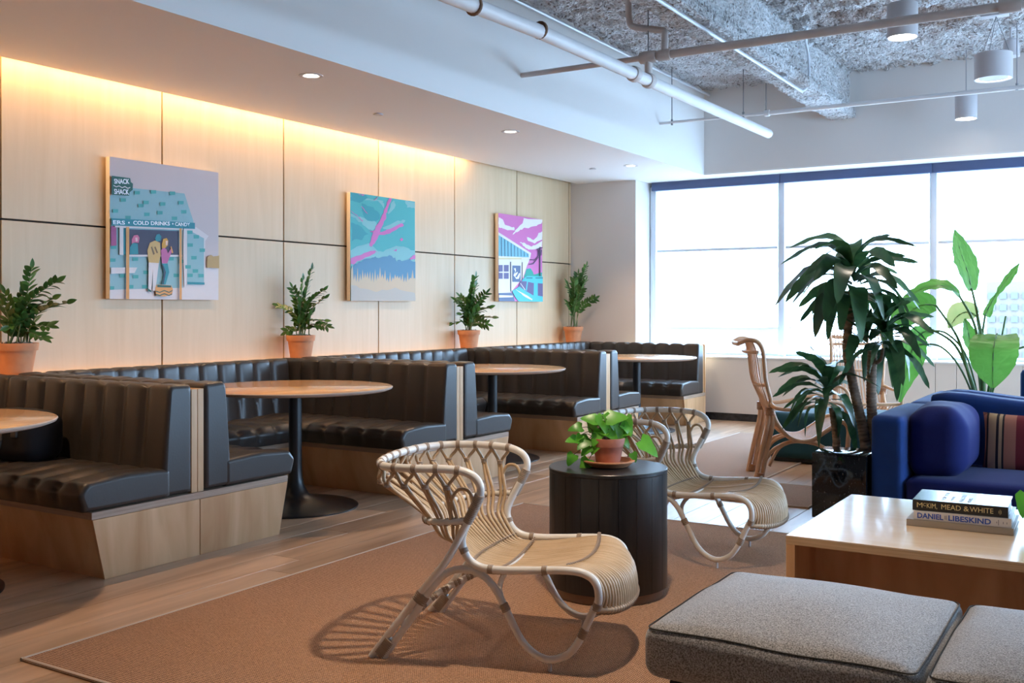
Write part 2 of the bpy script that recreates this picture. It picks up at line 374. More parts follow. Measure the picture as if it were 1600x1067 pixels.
def text_obj(name, s, size, m, parent, mtx, align='LEFT', sx=1.0, spacing=1.0, ext=0.0004, bold=0.0):
    cu = bpy.data.curves.new(name, 'FONT'); cu.body = s; cu.size = size; cu.extrude = ext; cu.align_x = align; cu.space_character = spacing
    cu.offset = bold; cu.resolution_u = 3
    o = bpy.data.objects.new(name, cu); C.objects.link(o)
    me = bpy.data.meshes.new_from_object(o); bpy.data.objects.remove(o)
    me.materials.clear(); me.materials.append(m)
    o = bpy.data.objects.new(name, me); C.objects.link(o); o.parent = parent
    o.matrix_local = mtx @ Matrix.Diagonal((sx, 1, 1, 1)); return o

# ================================================================== THE SETTING
ZC = 2.79; WX = -6.02; YB = 11.14; SX = -4.295; RX = 5.0; YF = -2.5; ZD = 3.76
mb = MB(); mb.box(-6.2, RX + 0.2, YF - 0.2, 11.9, -0.14, -0.02)
floor = struct(mb.build('floor', M['dark_gap']))
random.seed(4)
PW = 0.2; y_end = 11.15
proto = {}
n_pl = 0
k = 0; x = -6.0
while x < 2.0:
    y = 0.6 - random.random() * 1.8
    x1 = x + PW - 0.0025
    ln = (k * 0.77) % 1.0
    while y < y_end:
        L_ = random.choice((1.9, 2.1, 2.3, 2.6))
        ye = min(y + L_, y_end + 0.02)
        if ye - y > 0.15 and ye > 0.9:
            key = (round(ye - y, 2))
            if key not in proto:
                m_ = MB(); m_.box(0, PW - 0.0025, 0, ye - y - 0.0025, -0.02, 0)
                o = m_.build('plank', M['plank'], floor, bevel=0.0012, seg=1); proto[key] = o.data
            else:
                o = bpy.data.objects.new('plank', proto[key]); C.objects.link(o); o.parent = floor
            o.location = (x, y, 0); n_pl += 1
        y = ye
    x += PW; k += 1
mb = MB(); mb.box(2.0, RX, YF, y_end, -0.02, 0); mb.box(-6.0, 2.0, YF, 0.6 - 1.8 - 0.02, -0.02, 0)
o = mb.build('floor_boards', M['plank'], floor); o['kind'] = 'stuff'

# left wall with plywood panels
mb = MB(); mb.box(WX - 0.2, WX - 0.02, YF, 11.9, 0, 3.9)
wl = struct(mb.build('wall_left', M['dark_gap']))
PB = 3.738 - 5 * 1.2242
for r, (z0, z1) in enumerate(((0.0, 1.806), (1.818, 3.05))):
    me = None
    for k in range(12):
        y0 = PB + k * 1.2242 + 0.006; y1 = y0 + 1.2242 - 0.012
        if y1 > 11.16: y1 = 11.135
        if me is None or y1 > 11.1:
            m_ = MB(); m_.box(-0.02, 0, 0, y1 - y0, 0, z1 - z0); o = m_.build('wall_panel', M['panel'], wl, bevel=0.0015, seg=1); me = o.data
        else:
            o = bpy.data.objects.new('wall_panel', me); C.objects.link(o); o.parent = wl
        o.location = (WX, y0, z0)

# pillar, bulkhead, knee wall, sill
mb = MB(); mb.box(-6.2, -5.15, YB, 11.9, 0, ZC); struct(mb.build('wall_pillar', M['paint_grey']))
mb = MB(); mb.box(SX - 1.95, RX, YB, YB + 0.14, ZC + 0.02, 4.0); struct(mb.build('wall_bulkhead', M['paint_bulk']))
mb = MB(); mb.box(-5.15, RX, YB + 0.04, YB + 0.3, 0.085, 0.70)
kw = struct(mb.build('wall_far', M['dark_gap']))
xs = [-5.15, -4.30, -3.62, -3.02, -2.42, -1.82, -1.62, -1.02, -0.42, 0.18, 0.78, 1.4, 2.2, 3.0, 4.0, RX]
for a, b in zip(xs[:-1], xs[1:]):
    m_ = MB(); m_.box(0.002, b - a - 0.002, 0, 0.04, 0.085, 0.70); o = m_.build('wall_panel', M['knee'], kw, bevel=0.0015, seg=1); o.location = (a, YB, 0)
mb = MB(); mb.box(-5.15, RX, YB + 0.02, YB + 0.06, 0, 0.085); struct(mb.build('baseboard_far', M['base_black']))
mb = MB(); mb.box(-5.15, RX, YB - 0.012, 11.62, 0.70, 0.722); struct(mb.build('trim_1', M['sill'], bevel=0.004))
mb = MB(); mb.box(-5.15, RX, 11.60, 11.85, 0.0, 0.722); mb.box(-5.15, RX, 11.60, 11.85, 2.745, 4.0); struct(mb.build('wall_window_side', M['paint_white']))

# low ceiling over the booths, with its cove slot, and its face up to the deck
mb = MB(); mb.box(-5.925, SX, YF, YB, ZC, ZC + 0.05); mb.box(-6.2, RX, YB, 11.62, ZC, ZC + 0.02)
struct(mb.build('ceiling', M['paint_white']))
mb = MB(); mb.box(SX - 0.1, SX, YF, YB, ZC + 0.05, 3.95); struct(mb.build('wall_soffit', M['paint_white']))
mb = MB(); mb.box(-6.2, SX - 0.1, YF, YB, 3.0, 3.05); struct(mb.build('ceiling_cove', M['paint_white']))
mb = MB(); mb.box(-5.925, -5.91, YF, YB, ZC + 0.05, ZC + 0.12); struct(mb.build('trim_2', M['paint_white']))
# back wall and right-hand window wall (behind / beside the camera)
mb = MB(); mb.box(-6.2, RX + 0.2, YF - 0.2, YF, 0, 4.0); struct(mb.build('wall_back', M['paint_dark']))
mb = MB(); mb.box(RX, RX + 0.2, YF, 4.85, 0, 4.0); mb.box(RX, RX + 0.2, 10.8, 11.9, 0, 4.0); mb.box(RX, RX + 0.2, 4.85, 10.8, 0, 0.7)
mb.box(RX, RX + 0.2, 4.85, 10.8, 2.75, 4.0)
struct(mb.build('wall_right', M['paint_white']))

# sprayed deck
def lump(x, y, z, a=0.03):
    return a * (noise.noise(Vector((x * 9, y * 9, z * 9))) + 0.6 * noise.noise(Vector((x * 24, y * 30, z * 24 + 5))))
def deck():
    mb = MB(); mb.box(SX, RX, YF, YB, 3.86, 4.0); b = mb.build('deck', M['fire'])
    X0, X1, Y0, Y1 = SX + 0.0, 1.2, 5.6, YB + 0.02
    st = 0.028; nx = int((X1 - X0) / st); ny = int((Y1 - Y0) / st); vs = []; fs = []
    for j in range(ny + 1):
        for i in range(nx + 1):
            x = X0 + (X1 - X0) * i / nx; y = Y0 + (Y1 - Y0) * j / ny
            z = ZD + lump(x, y, 0, 0.05)
            if x > -2.6:      # fluted steel deck under the spray, right of the beam
                amp = 0.035 * max(0, min(1, (9.6 - y) / 1.4))
                z += amp * math.sin(y * 2 * PI / 0.30 + 1.2 * noise.noise(Vector((x * 1.5, y, 3))))
            vs.append((x, y, z))
    for j in range(ny):
        for i in range(nx):
            a = j * (nx + 1) + i; fs.append((a, a + nx + 1, a + nx + 2, a + 1))
    me = bpy.data.meshes.new('deck_spray'); me.from_pydata(vs, [], fs); me.materials.append(M['fire'])
    me.polygons.foreach_set('use_smooth', [True] * len(me.polygons)); me.update()
    o = bpy.data.objects.new('deck_spray', me); C.objects.link(o); o.parent = b; o['kind'] = 'stuff'
    b.name = 'ceiling_deck'; return struct(b)
dk = deck()
def lumpy_bar(x0, x1, z0, z1, y0, y1, st=0.035, amp=0.02):
    per = []
    def seg(a, b, n): return [(a[0] + (b[0] - a[0]) * k / n, a[1] + (b[1] - a[1]) * k / n) for k in range(n)]
    nx = max(2, int((x1 - x0) / st)); nz = max(2, int((z1 - z0) / st))
    per = seg((x0, z0), (x1, z0), nx) + seg((x1, z0), (x1, z1), nz) + seg((x1, z1), (x0, z1), nx) + seg((x0, z1), (x0, z0), nz)
    ny = int((y1 - y0) / st); n = len(per); cx_, cz_ = (x0 + x1) / 2, (z0 + z1) / 2; vs = []; fs = []
    for j in range(ny + 1):
        y = y0 + (y1 - y0) * j / ny
        for (px, pz) in per:
            d = Vector((px - cx_, 0, pz - cz_)).normalized() * (lump(px, y, pz, amp) * 1.3)
            vs.append((px + d.x, y, pz + d.z))
    for j in range(ny):
        for k in range(n): fs.append((j * n + k, (j + 1) * n + k, (j + 1) * n + (k + 1) % n, j * n + (k + 1) % n))
    fs += [tuple(range(n))]; return vs, fs
mb = MB(); v, f = lumpy_bar(-2.87, -2.60, 3.275, 3.37, 4.6, YB + 0.02); mb.add(v, f); bm_ = struct(mb.build('trim_3', M['fire'], smooth=180)); bm_.name = 'ceiling_beam'
mb = MB(); v, f = lumpy_bar(-2.80, -2.675, 3.36, 3.84, 4.6, YB + 0.02); mb.add(v, f); mb.build('beam_web', M['fire'], bm_, smooth=180)

# ---- windows: mullioned bays, panes, sheer shades
MUL = [-5.105, -3.527, -1.905, -0.285, 1.34, 2.96, 4.58]
for k in range(len(MUL)):
    xa = MUL[k]; xb = MUL[k + 1] if k + 1 < len(MUL) else RX
    root = bpy.data.objects.new('window_%d' % (k + 1), None); C.objects.link(root); struct(root); root.location = (xa, 11.6, 0.722)
    m_ = MB(); m_.box(-0.036, 0.036, -0.06, 0.10, 0, 2.02); m_.box(0.036, xb - xa - 0.036, 0.02, 0.10, 0, 0.03); m_.box(0.036, xb - xa - 0.036, 0.02, 0.10, 1.99, 2.03)
    m_.build('window_frame', M['frame_alu'], root, bevel=0.004)
    m_ = MB(); m_.box(0.030, xb - xa - 0.030, 0.05, 0.056, 0.02, 2.0); m_.build('pane', M['glass'], root)
for k in range(3):
    xa, xb = MUL[k] + 0.036, MUL[k + 1] - 0.036
    tx = ['hanging left of the first mullion, beside the pillar', 'hanging in the middle bay behind the tall dracaena', 'hanging in the right bay above the paddle leaved plant'][k]
    s = thing('window_shade', 'half lowered sheer roller shade ' + tx, 'window shade', (xa, 11.56, ZC), 0, 'roller shades on the far windows')
    m_ = MB(); m_.box(-0.034, xb - xa + 0.034, -0.07, 0.0, -0.099, 0); m_.build('cassette', M['fascia'], s, bevel=0.002)
    m_ = MB(); m_.box(0.01, xb - xa - 0.01, -0.002, 0, -0.82, -0.09); m_.build('shade_cloth', M['shade'], s)
    m_ = MB(); m_.box(0.01, xb - xa - 0.01, -0.012, 0.008, -0.845, -0.815); m_.build('hem_bar', M['frame_alu'], s, bevel=0.003)
# right hand windows: mullions and glass
for k in range(4):
    y0 = 4.85 + k * 1.486
    root = bpy.data.objects.new('window_%d' % (k + 8), None); C.objects.link(root); struct(root); root.location = (RX + 0.1, y0, 0.7)
    m_ = MB(); m_.box(-0.05, 0.05, 0, 0.07, 0, 2.05); m_.box(-0.03, 0.03, 0.07, 1.486, 0, 0.04); m_.build('window_frame', M['frame_alu'], root, bevel=0.004)
    m_ = MB(); m_.box(-0.003, 0.003, 0.07, 1.486, 0.04, 2.05); m_.build('pane', M['glass'], root)

# ---- cove led, ledge led
mb = MB(); mb.box(-5.905, -5.885, YF + 0.1, 8.9, ZC + 0.055, ZC + 0.065)
tagp(mb.build('cove_light_strip', M['led']), 'warm light strip hidden in the ceiling cove above the plywood wall', 'light strip')
area('cove_lamp', (-5.93, 3.3, ZC + 0.10), (0, math.radians(-28), 0), 0.03, 11.0, LED_POWER, WARM)
# exterior
mb = MB(); mb.box(-300, 300, 14, 500, -22, -21.5); struct(mb.build('exterior_ground', M['ground']))
def bldg(name, label, x0, x1, y0, y1, z1, cols, rows, wz, parent=None):
    t = thing(name, label, 'building', ((x0 + x1) / 2, (y0 + y1) / 2, -21.5)); cx_, cy_ = t.location.x, t.location.y
    m_ = MB(); m_.box(x0 - cx_, x1 - cx_, y0 - cy_, y1 - cy_, 0, z1 + 21.5); m_.box(x0 - cx_, x1 - cx_, y0 - cy_, y1 - cy_ , z1 + 21.5, z1 + 21.9)
    m_.build('facade', M['building'], t)
    me = None
    for i in range(cols):
        for j in range(rows):
            if me is None:
                m_ = MB(); m_.box(0, (x1 - x0) / cols * 0.6, -0.15, 0.05, 0, wz * 0.5); o = m_.build('window', M['bwin'], t); me = o.data
            else: o = bpy.data.objects.new('window', me); C.objects.link(o); o.parent = t
            o.location = (x0 - cx_ + (x1 - x0) * (i + 0.2) / cols, y0 - cy_, z1 + 21.5 - (j + 1) * wz)
    return t
bldg('office_tower', 'hazy pale office block with pale blue windows seen through the right bay', -9.9, 8, 82, 96, 2.9, 24, 12, 0.85)
bldg('low_building', 'hazy low pale building far off beyond the left bay', -60.5, -46, 88, 100, 0.75, 7, 1, 0.8)
t = thing('rooftop_unit', 'faint pale rooftop enclosure just outside the left window bay', 'rooftop unit', (-9.9, 26, -21.5))
m_ = MB(); m_.box(-1.35, 1.35, 0, 3, 0, 22.28); m_.build('enclosure', M['building'], t, bevel=0.03)
m_ = MB(); m_.box(-1.4, 1.4, -0.05, 3.05, 22.28, 22.36); m_.build('coping', M['sill'], t)

# ---- recessed lights and sprinkler covers
def downlight(x, y, label, lit=True):
    t = thing('recessed_downlight', label, 'ceiling light', (x, y, ZC), 0, 'recessed downlights over the booths')
    m_ = MB(); m_.lathe([(0.055, -0.004), (0.078, -0.004), (0.080, 0.0)], seg=28, cap=False); m_.lathe([(0.055, -0.004), (0.046, 0.03)], seg=28, cap=False)
    m_.build('trim_ring', M['lamp_shell'], t, smooth=60)
    m_ = MB(); m_.lathe([(0.045, -0.003), (0.04, -0.0045)], seg=24); m_.build('lens', M['lamp_glow'], t)
    spot('downlight_lamp', (x, y, ZC - 0.012), DOWN_POWER, (1, 0.66, 0.38), math.radians(110))
downlight(-4.67, 5.05, 'round recessed downlight in the low ceiling, nearest the camera')
downlight(-4.67, 7.54, 'round recessed downlight in the low ceiling, second from the camera')
downlight(-4.68, 10.0, 'round recessed downlight in the low ceiling, closest to the windows')
spot('downlight_lamp', (-4.67, 2.56, ZC - 0.012), DOWN_POWER, (1, 0.66, 0.38), math.radians(110))
for (x, y, lb) in ((-5.127, 6.307, 'small flat sprinkler cover disc over the second booth'), (-5.123, 9.973, 'small flat sprinkler cover disc near the far pillar')):
    m_ = MB(); m_.lathe([(0.0, -0.012), (0.036, -0.012), (0.04, -0.006), (0.03, -0.005), (0.03, 0)], seg=24, cap=False)
    o = m_.build('sprinkler_cover', M['lamp_shell'], smooth=50); o.location = (x, y, ZC); tagp(o, lb, 'sprinkler', 'sprinkler covers in the low ceiling')

# ---- pendants
def pendant(x, y, zb, r, h, label, ring=False, power=PEND_POWER):
    t = thing('cylinder_pendant', label, 'pendant light', (x, y, zb), 0, 'white cylinder lamps under the exposed ceiling')
    m_ = MB(); m_.lathe([(r * 0.93, 0.012), (r * 0.93, 0.0), (r, 0.0), (r, h), (r * 0.97, h + 0.004), (0.01, h + 0.004)], seg=40, cap=False); m_.build('shade', M['lamp_shell'], t, smooth=40)
    if ring:
        m_ = MB(); m_.lathe([(r * 0.93, 0.006), (r * 0.78, 0.008)], seg=40, cap=False); m_.build('lens', M['cool_glow'], t)
        m_ = MB(); m_.lathe([(0.0, 0.012), (r * 0.79, 0.012)], seg=40, cap=False); m_.build('baffle', M['lamp_shell'], t)
        top = Vector((0.02, 0, h + 0.30))
        for a in (0.4, 2.5, 4.6):
            m_ = MB(); m_.tube([(r * 0.9 * math.cos(a), r * 0.9 * math.sin(a), h), top], 0.003, 5); m_.build('suspension_wire', M['rod'], t)
        m_ = MB(); m_.box(-0.09, 0.11, -0.05, 0.05, h + 0.30, h + 0.335); m_.tube([(0.02, 0, h + 0.335), (0.02, 0, ZD - zb + 0.03)], 0.006, 6); m_.build('canopy', M['lamp_shell'], t, bevel=0.003)
    else:
        m_ = MB(); m_.lathe([(0.0, 0.010), (r * 0.93, 0.010)], seg=40, cap=False); m_.build('lens', M['lamp_glow'], t)
        m_ = MB(); m_.lathe([(0.014, h + 0.004), (0.014, h + 0.03), (0.004, h + 0.034)], seg=12); m_.build('cord_grip', M['black_metal'], t)
        m_ = MB(); m_.tube([(0, 0, h + 0.03), (0, 0, ZD - zb + 0.03)], 0.004, 6); m_.build('cord', M['rod'], t)
    spot('pendant_lamp', (x, y, zb - 0.005), power, (1, 0.86, 0.70), math.radians(120), blend=0.6, rad=r * 0.6)
pendant(-1.411, 7.353, 3.105, 0.100, 0.225, 'white cylinder pendant, the upper one touching the taupe pipe in view')
pendant(-1.47, 10.70, 3.085, 0.100, 0.23, 'small white cylinder pendant hanging low on a long cord before the grey bulkhead')
pendant(-1.04, 9.04, 3.10, 0.142, 0.20, 'wide white drum pendant on splayed wires at the upper right', ring=True, power=25)
t = thing('track_spotlight', 'little white spotlight head behind the wide drum pendant', 'spotlight', (-1.02, 10.1, 3.5), 0)
m_ = MB(); m_.lathe([(0.075, 0.0), (0.06, 0.14), (0.02, 0.17)], seg=24); m_.build('head', M['lamp_shell'], t, smooth=40)
m_ = MB(); m_.tube([(0, 0, 0.16), (0, 0, 0.29)], 0.01, 8); m_.build('stem', M['lamp_shell'], t)
# lamps of the same row nearer the camera (above the frame)
spot('pendant_lamp', (-1.45, 3.15, 3.1), 115, (1, 0.80, 0.60), math.radians(80), blend=0.9, rad=0.05)

# ---- pipes, conduits, hangers
def pipe(name, label, pts, r, m, cat='pipe', seg=14, sub=0):
    t = thing(name, label, cat, pts[0]); p0 = Vector(pts[0]); m_ = MB(); m_.tube([Vector(p) - p0 for p in pts], r, seg, sub); m_.build('tube', m, t, smooth=60); return t
def ring(parent, c, ax, r0, wd, m, name='coupling', seg=16):
    p0 = Vector(parent.location); c = Vector(c) - p0; ax = Vector(ax).normalized(); m_ = MB()
    m_.tube([c - ax * wd / 2, c - ax * wd / 4, c + ax * wd / 4, c + ax * wd / 2], lambda t: r0 * (1.0 if t in (0, 1) else 1.08), seg); return m_.build(name, m, parent, smooth=50)
X1 = -3.18; Y2 = 7.107; Y3 = 9.883
P1 = pipe('sprinkler_main', 'thick white painted pipe running toward the windows below the ceiling', [(X1, 2.0, 2.86), (X1, 5.5, 2.965), (X1, 7.1, 2.972), (X1, 9.99, 2.995)], 0.045, M['pipe_white'])
for y in (4.75, 5.48): ring(P1, (X1, y, 2.975 if y > 5 else 2.94), (0, 1, 0), 0.052, 0.02, M['rust'], 'clamp')
for y in (6.85, 7.107): ring(P1, (X1, y, 2.972), (0, 1, 0), 0.054, 0.07, M['pipe_taupe'], 'coupling')
m_ = MB(); m_.tube([(0, 5.1, 0.17), (0, 5.1, 0.95)], 0.005, 6); m_.tube([Vector((0.05 * math.sin(a), 5.1, 0.115 + 0.055 * math.cos(a))) for a in [k * PI / 8 for k in range(17)]], 0.004, 6)
m_.build('hanger_rod', M['rod'], P1)
P2 = pipe('branch_pipe', 'taupe pipe crossing the upper right of the ceiling from the white soffit', [(SX, Y2, 3.145), (-3.25, Y2, 3.148)], 0.021, M['pipe_taupe'])
m_ = MB(); m_.tube([(3.18 - 0.07 - 2.065 + 0.0, 0, 0.003), (6.0, 0, 0.015)], 0.031, 14); m_.build('thick_run', M['pipe_taupe'], P2, smooth=60)
ring(P2, (-3.18, Y2, 3.148), (1, 0, 0), 0.044, 0.13, M['pipe_taupe'], 'tee'); ring(P2, (-3.05, Y2, 3.148), (1, 0, 0), 0.040, 0.10, M['pipe_taupe'], 'tee')
ring(P2, (-0.72, Y2, 3.155), (1, 0, 0), 0.044, 0.13, M['pipe_taupe'], 'tee')
m_ = MB(); m_.tube([(1.115, 0, -0.02), (1.115, 0, -0.15)], 0.030, 12); m_.build('drop_leg', M['pipe_taupe'], P2, smooth=60)
m_ = MB(); m_.tube([(1.245, 0, 0.03), (1.245, 0, 0.16), (1.22, 0, 0.19), (1.0, 0.02, 0.25), (0.95, 0.02, 0.30), (0.94, 0.02, 0.46)], lambda t: 0.026, 12, 3); m_.build('riser', M['pipe_taupe'], P2, smooth=60)
m_ = MB(); m_.lathe([(0.016, 0.0), (0.018, 0.02), (0.006, 0.03), (0.015, 0.04), (0.004, 0.045)], (0.94, 0.02, 0.46), 12); m_.build('sprinkler_head', M['brass'], P2, smooth=40)
P3 = pipe('thin_branch_pipe', 'thin white pipe low before the grey bulkhead, parallel to the windows', [(SX, Y3, 3.185), (-3.15, Y3, 3.178)], 0.014, M['pipe_white'])
m_ = MB(); m_.tube([(1.145, 0, -0.007), (6.0, 0, -0.007)], 0.021, 12); m_.build('thick_run', M['pipe_white'], P3, smooth=60)
ring(P3, (-3.16, Y3, 3.178), (1, 0, 0), 0.03, 0.05, M['pipe_white'])
for xx in (-4.16, -3.40, -3.17, -0.95):
    m_ = MB(); m_.tube([(xx - SX, 0, 0.01), (xx - SX, 0, 0.62)], 0.005, 6); m_.tube([(xx - SX, 0, -0.03), (xx - SX, 0, 0.03)], 0.012, 8); m_.build('hanger_rod', M['rod'], P3)
pipe('ceiling_conduit', 'thin bright conduit along the edge between soffit and sprayed ceiling', [(-4.22, 3.0, 3.69), (-4.22, 11.10, 3.69)], 0.016, M['steel'], 'conduit', 8)
c_ = pipe('beam_conduit', 'bright conduit fixed under the sprayed beam', [(-2.665, 4.7, 3.242), (-2.665, 9.36, 3.242)], 0.014, M['steel'], 'conduit', 8)
for yy in (6.9, 8.75):
    m_ = MB(); m_.box(-0.06, 0.05, yy - 4.7 - 0.012, yy - 4.7 + 0.012, 0.012, 0.024); m_.tube([(-0.05, yy - 4.7, 0.0), (-0.05, yy - 4.7, 0.06)], 0.006, 6); m_.tube([(0.04, yy - 4.7, 0.0), (0.04, yy - 4.7, 0.06)], 0.006, 6); m_.build('strap', M['steel'], c_)
m_ = MB(); m_.tube([(0, 4.64, 0.0), (0.035, 4.67, 0.03), (0.055, 4.68, 0.12), (0.055, 4.66, 0.32), (0.075, 4.5, 0.44), (0.13, 4.35, 0.50)], 0.013, 8, 4); m_.build('bend', M['frame_alu'], c_, smooth=60)

# ================================================================== BOOTHS
def tuft(mb, prof, L, P, seams, D=0.027, end0=0.028, end1=0.028, ds=0.017):
    """extrude closed profile [(a,b,weight)] along s in 0..L with valleys at the seams; P(s,a,b)->xyz"""
    n = len(prof); ss = []
    s = 0.0
    for e in (0, 0.10, 0.3, 0.55, 0.8, 1.0): ss.append(e * end0)
    k = max(2, int((L - end0 - end1) / ds))
    ss += [end0 + (L - end0 - end1) * i / k for i in range(1, k)]
    for e in (1.0, 0.8, 0.55, 0.3, 0.10, 0): ss.append(L - e * end1)
    cuts = [0.0] + sorted([q for q in seams if 0.03 < q < L - 0.03]) + [L]
    A_ = [p[0] for p in prof]; B_ = [p[1] for p in prof]
    ctr = ((min(A_) + max(A_)) / 2, (min(B_) + max(B_)) / 2); hA, hB = (max(A_) - min(A_)) / 2, (max(B_) - min(B_)) / 2
    N_ = []
    for i in range(n):
        a0, a1 = prof[i - 1], prof[(i + 1) % n]; t = Vector((a1[0] - a0[0], a1[1] - a0[1])).normalized(); N_.append((t.y, -t.x))
    area_ = sum(prof[i][0] * prof[(i + 1) % n][1] - prof[(i + 1) % n][0] * prof[i][1] for i in range(n))
    sg = 1 if area_ > 0 else -1
    vs = []
    for s in ss:
        for a, b in zip(cuts[:-1], cuts[1:]):
            if a <= s <= b + 1e-9:
                t = (s - a) / (b - a); la = abs(2 * t - 1)
                if a == 0.0 and t < 0.5: la = 0
                if b == L and t > 0.5: la = 0
                v = la ** 4
                break
        i0 = end0 - math.sqrt(max(0, end0 ** 2 - (end0 - s) ** 2)) if s < end0 else 0
        i1 = end1 - math.sqrt(max(0, end1 ** 2 - (s - (L - end1)) ** 2)) if s > L - end1 else 0
        ins = max(i0, i1) * 0.8
        for (a, b, w_), (na, nb) in zip(prof, N_):
            d = D * v * w_
            a = ctr[0] + (a - ctr[0]) * (1 - ins / hA); b = ctr[1] + (b - ctr[1]) * (1 - ins / hB)
            vs.append(P(s, a - sg * na * d, b - sg * nb * d))
    m = len(ss); fs = []
    for j in range(m - 1):
        for k in range(n): fs.append((j * n + k, j * n + (k + 1) % n, (j + 1) * n + (k + 1) % n, (j + 1) * n + k))
    fs += [tuple(range(n)), tuple((m - 1) * n + k for k in range(n))]
    mb.add(vs, fs)
def rprof(pts, rad, seg=5):
    """round polygon corners: pts [(a,b,r,w)]"""
    out = []; n = len(pts)
    for i in range(n):
        p = Vector(pts[i][:2]); q = Vector(pts[i - 1][:2]); r_ = Vector(pts[(i + 1) % n][:2]); r = pts[i][2]; w_ = pts[i][3]
        if r <= 0: out.append((p.x, p.y, w_)); continue
        u = (q - p).normalized(); v = (r_ - p).normalized()
        for k in range(seg + 1):
            t = k / seg; a = p + u * r * (1 - t); b = p + v * r * t; c_ = a.lerp(p, t); d = p.lerp(b, t); e = c_.lerp(d, t); out.append((e.x, e.y, w_))
    res = []; n = len(out)          # even spacing so that the end caps inset cleanly
    for i in range(n):
        p, q = out[i], out[(i + 1) % n]; k = max(1, int(math.dist(p[:2], q[:2]) / 0.03))
        for j in range(k): res.append(tuple(p[c] + (q[c] - p[c]) * j / k for c in range(3)))
    return res
# cross sections: a = distance from partition, b = height
BACK = rprof([(0.0, 0.325, 0, 0), (0.185, 0.325, 0, 0.2), (0.165, 0.62, 0.02, 1), (0.140, 0.878, 0.06, 1), (0.0, 0.872, 0.045, 0.7), (0.0, 0.6, 0, 0)], 0)
SEAT = rprof([(0.150, 0.322, 0, 0), (0.640, 0.322, 0.02, 0.1), (0.665, 0.405, 0.03, 0.8), (0.625, 0.458, 0.035, 1), (0.40, 0.475, 0.05, 1), (0.150, 0.462, 0.02, 0.6)], 0)
def seams(L, first=0.19, p=0.17): return [first + p * k for k in range(40) if first + p * k < L - 0.08]
XB = -5.745
def banquette(xe, yc, label, sides=(-1, 1), deep=True):
    t = thing('banquette', label, 'banquette', (xe, yc, 0), 0, 'channelled leather banquettes along the plywood wall')
    L = xe - XB; LB = xe - (-5.735)
    lo, hi = (-0.56 if -1 in sides else -0.0), (0.56 if 1 in sides else 0.0)
    l2, h2 = (-0.625 if -1 in sides else -0.0), (0.625 if 1 in sides else 0.0)
    m_ = MB(); m_.prism([(lo, 0), (l2, 0.286), (h2, 0.286), (hi, 0)], 'x', -LB, -0.012); m_.build('base', M['booth_wood'], t, bevel=0.002)
    for s in sides:      # veneered end boards with the seam under the partition
        a, b, c_, d = (0.002, 0.563, 0.628, 0.002)
        m_ = MB(); m_.prism([(s * a, 0), (s * b, 0), (s * c_, 0.285), (s * d, 0.285)], 'x', -0.012, 0.006); m_.build('end_panel', M['booth_wood'], t, bevel=0.0012, seg=1)
    m_ = MB(); m_.box(-LB, 0.004, l2 - 0.006 * (l2 < 0), h2 + 0.006 * (h2 > 0), 0.286, 0.320); m_.build('edge_band', M['ply_edge'], t, bevel=0.001, seg=1)
    for s in sides:
        m_ = MB(); m_.box(-LB, -0.012, min(s * 0.0015, s * 0.040), max(s * 0.0015, s * 0.040), 0.320, 0.846); m_.build('partition_board', M['booth_wood'], t, bevel=0.0015, seg=1)
        m_ = MB(); tuft(m_, BACK, L, lambda q, a, b, s=s: (-q, s * (0.042 + a), b), seams(L)); m_.build('backrest', M['leather'], t, smooth=70)
        m_ = MB(); tuft(m_, SEAT, L, lambda q, a, b, s=s: (0.006 - q, s * (0.030 + a), b), seams(L), D=0.021); m_.build('seat_cushion', M['leather'], t, smooth=70)
    return t
UN = [(-4.11, 3.62), (-4.145, 6.03), (-4.185, 8.48)]
banquette(-4.11, 3.62, 'double sided black leather banquette nearest the camera, closest to the bottom left corner')
banquette(-4.145, 6.03, 'double sided black leather banquette in the middle, just beyond the first full round table')
banquette(-4.185, 8.48, 'double sided black leather banquette third back, partly behind the green pothos')
far_b = banquette(-4.22, 10.97, 'single sided black leather banquette end against the window wall', sides=(-1,))
m_ = MB(); m_.box(-1.5, 0.0, 0.0, 0.022, 0.0, 0.86); m_.build('back_panel', M['booth_wood'], far_b, bevel=0.002)
def wall_bench(y0, y1, label):
    t = thing('corner_bench', label, 'banquette', (XB, y0, 0), 0, 'channelled leather benches between the banquettes')
    L = y1 - y0
    m_ = MB(); m_.prism([(0.0, 0), (0.56, 0), (0.625, 0.286), (0.0, 0.286)], 'y', 0.634, L - 0.634); m_.build('base', M['booth_wood'], t, bevel=0.002)
    m_ = MB(); m_.box(0.0, 0.631, 0.638, L - 0.638, 0.286, 0.320); m_.build('edge_band', M['ply_edge'], t)
    LL = L - 2 * 0.695 + 0.0
    m_ = MB(); tuft(m_, SEAT, LL, lambda q, a, b: (a + 0.02, 0.695 + q, b), seams(LL, 0.16), D=0.021); m_.build('seat_cushion', M['leather'], t, smooth=70)
    LL = L - 2 * 0.215
    m_ = MB(); tuft(m_, BACK, LL, lambda q, a, b: (a, 0.215 + q, b + 0.002), seams(LL, 0.10)); m_.build('backrest', M['leather'], t, smooth=70)
    return t
wall_bench(3.62, 6.03, 'black leather bench along the plywood wall behind the nearest full round table')
wall_bench(6.03, 8.48, 'black leather bench along the plywood wall behind the second full round table')
wall_bench(8.48, 10.97, 'black leather bench along the plywood wall by the far pillar')
mb = MB(); mb.box(WX + 0.002, XB - 0.002, 0.0, YB - 0.005, 0.0, 0.835)
tagp(mb.build('plant_ledge', M['booth_wood'], bevel=0.002), 'long narrow plywood ledge between the banquettes and the wall, under the terracotta pots', 'ledge')
mb = MB(); mb.box(WX + 0.004, WX + 0.016, 0.3, YB - 0.2, 0.836, 0.842)
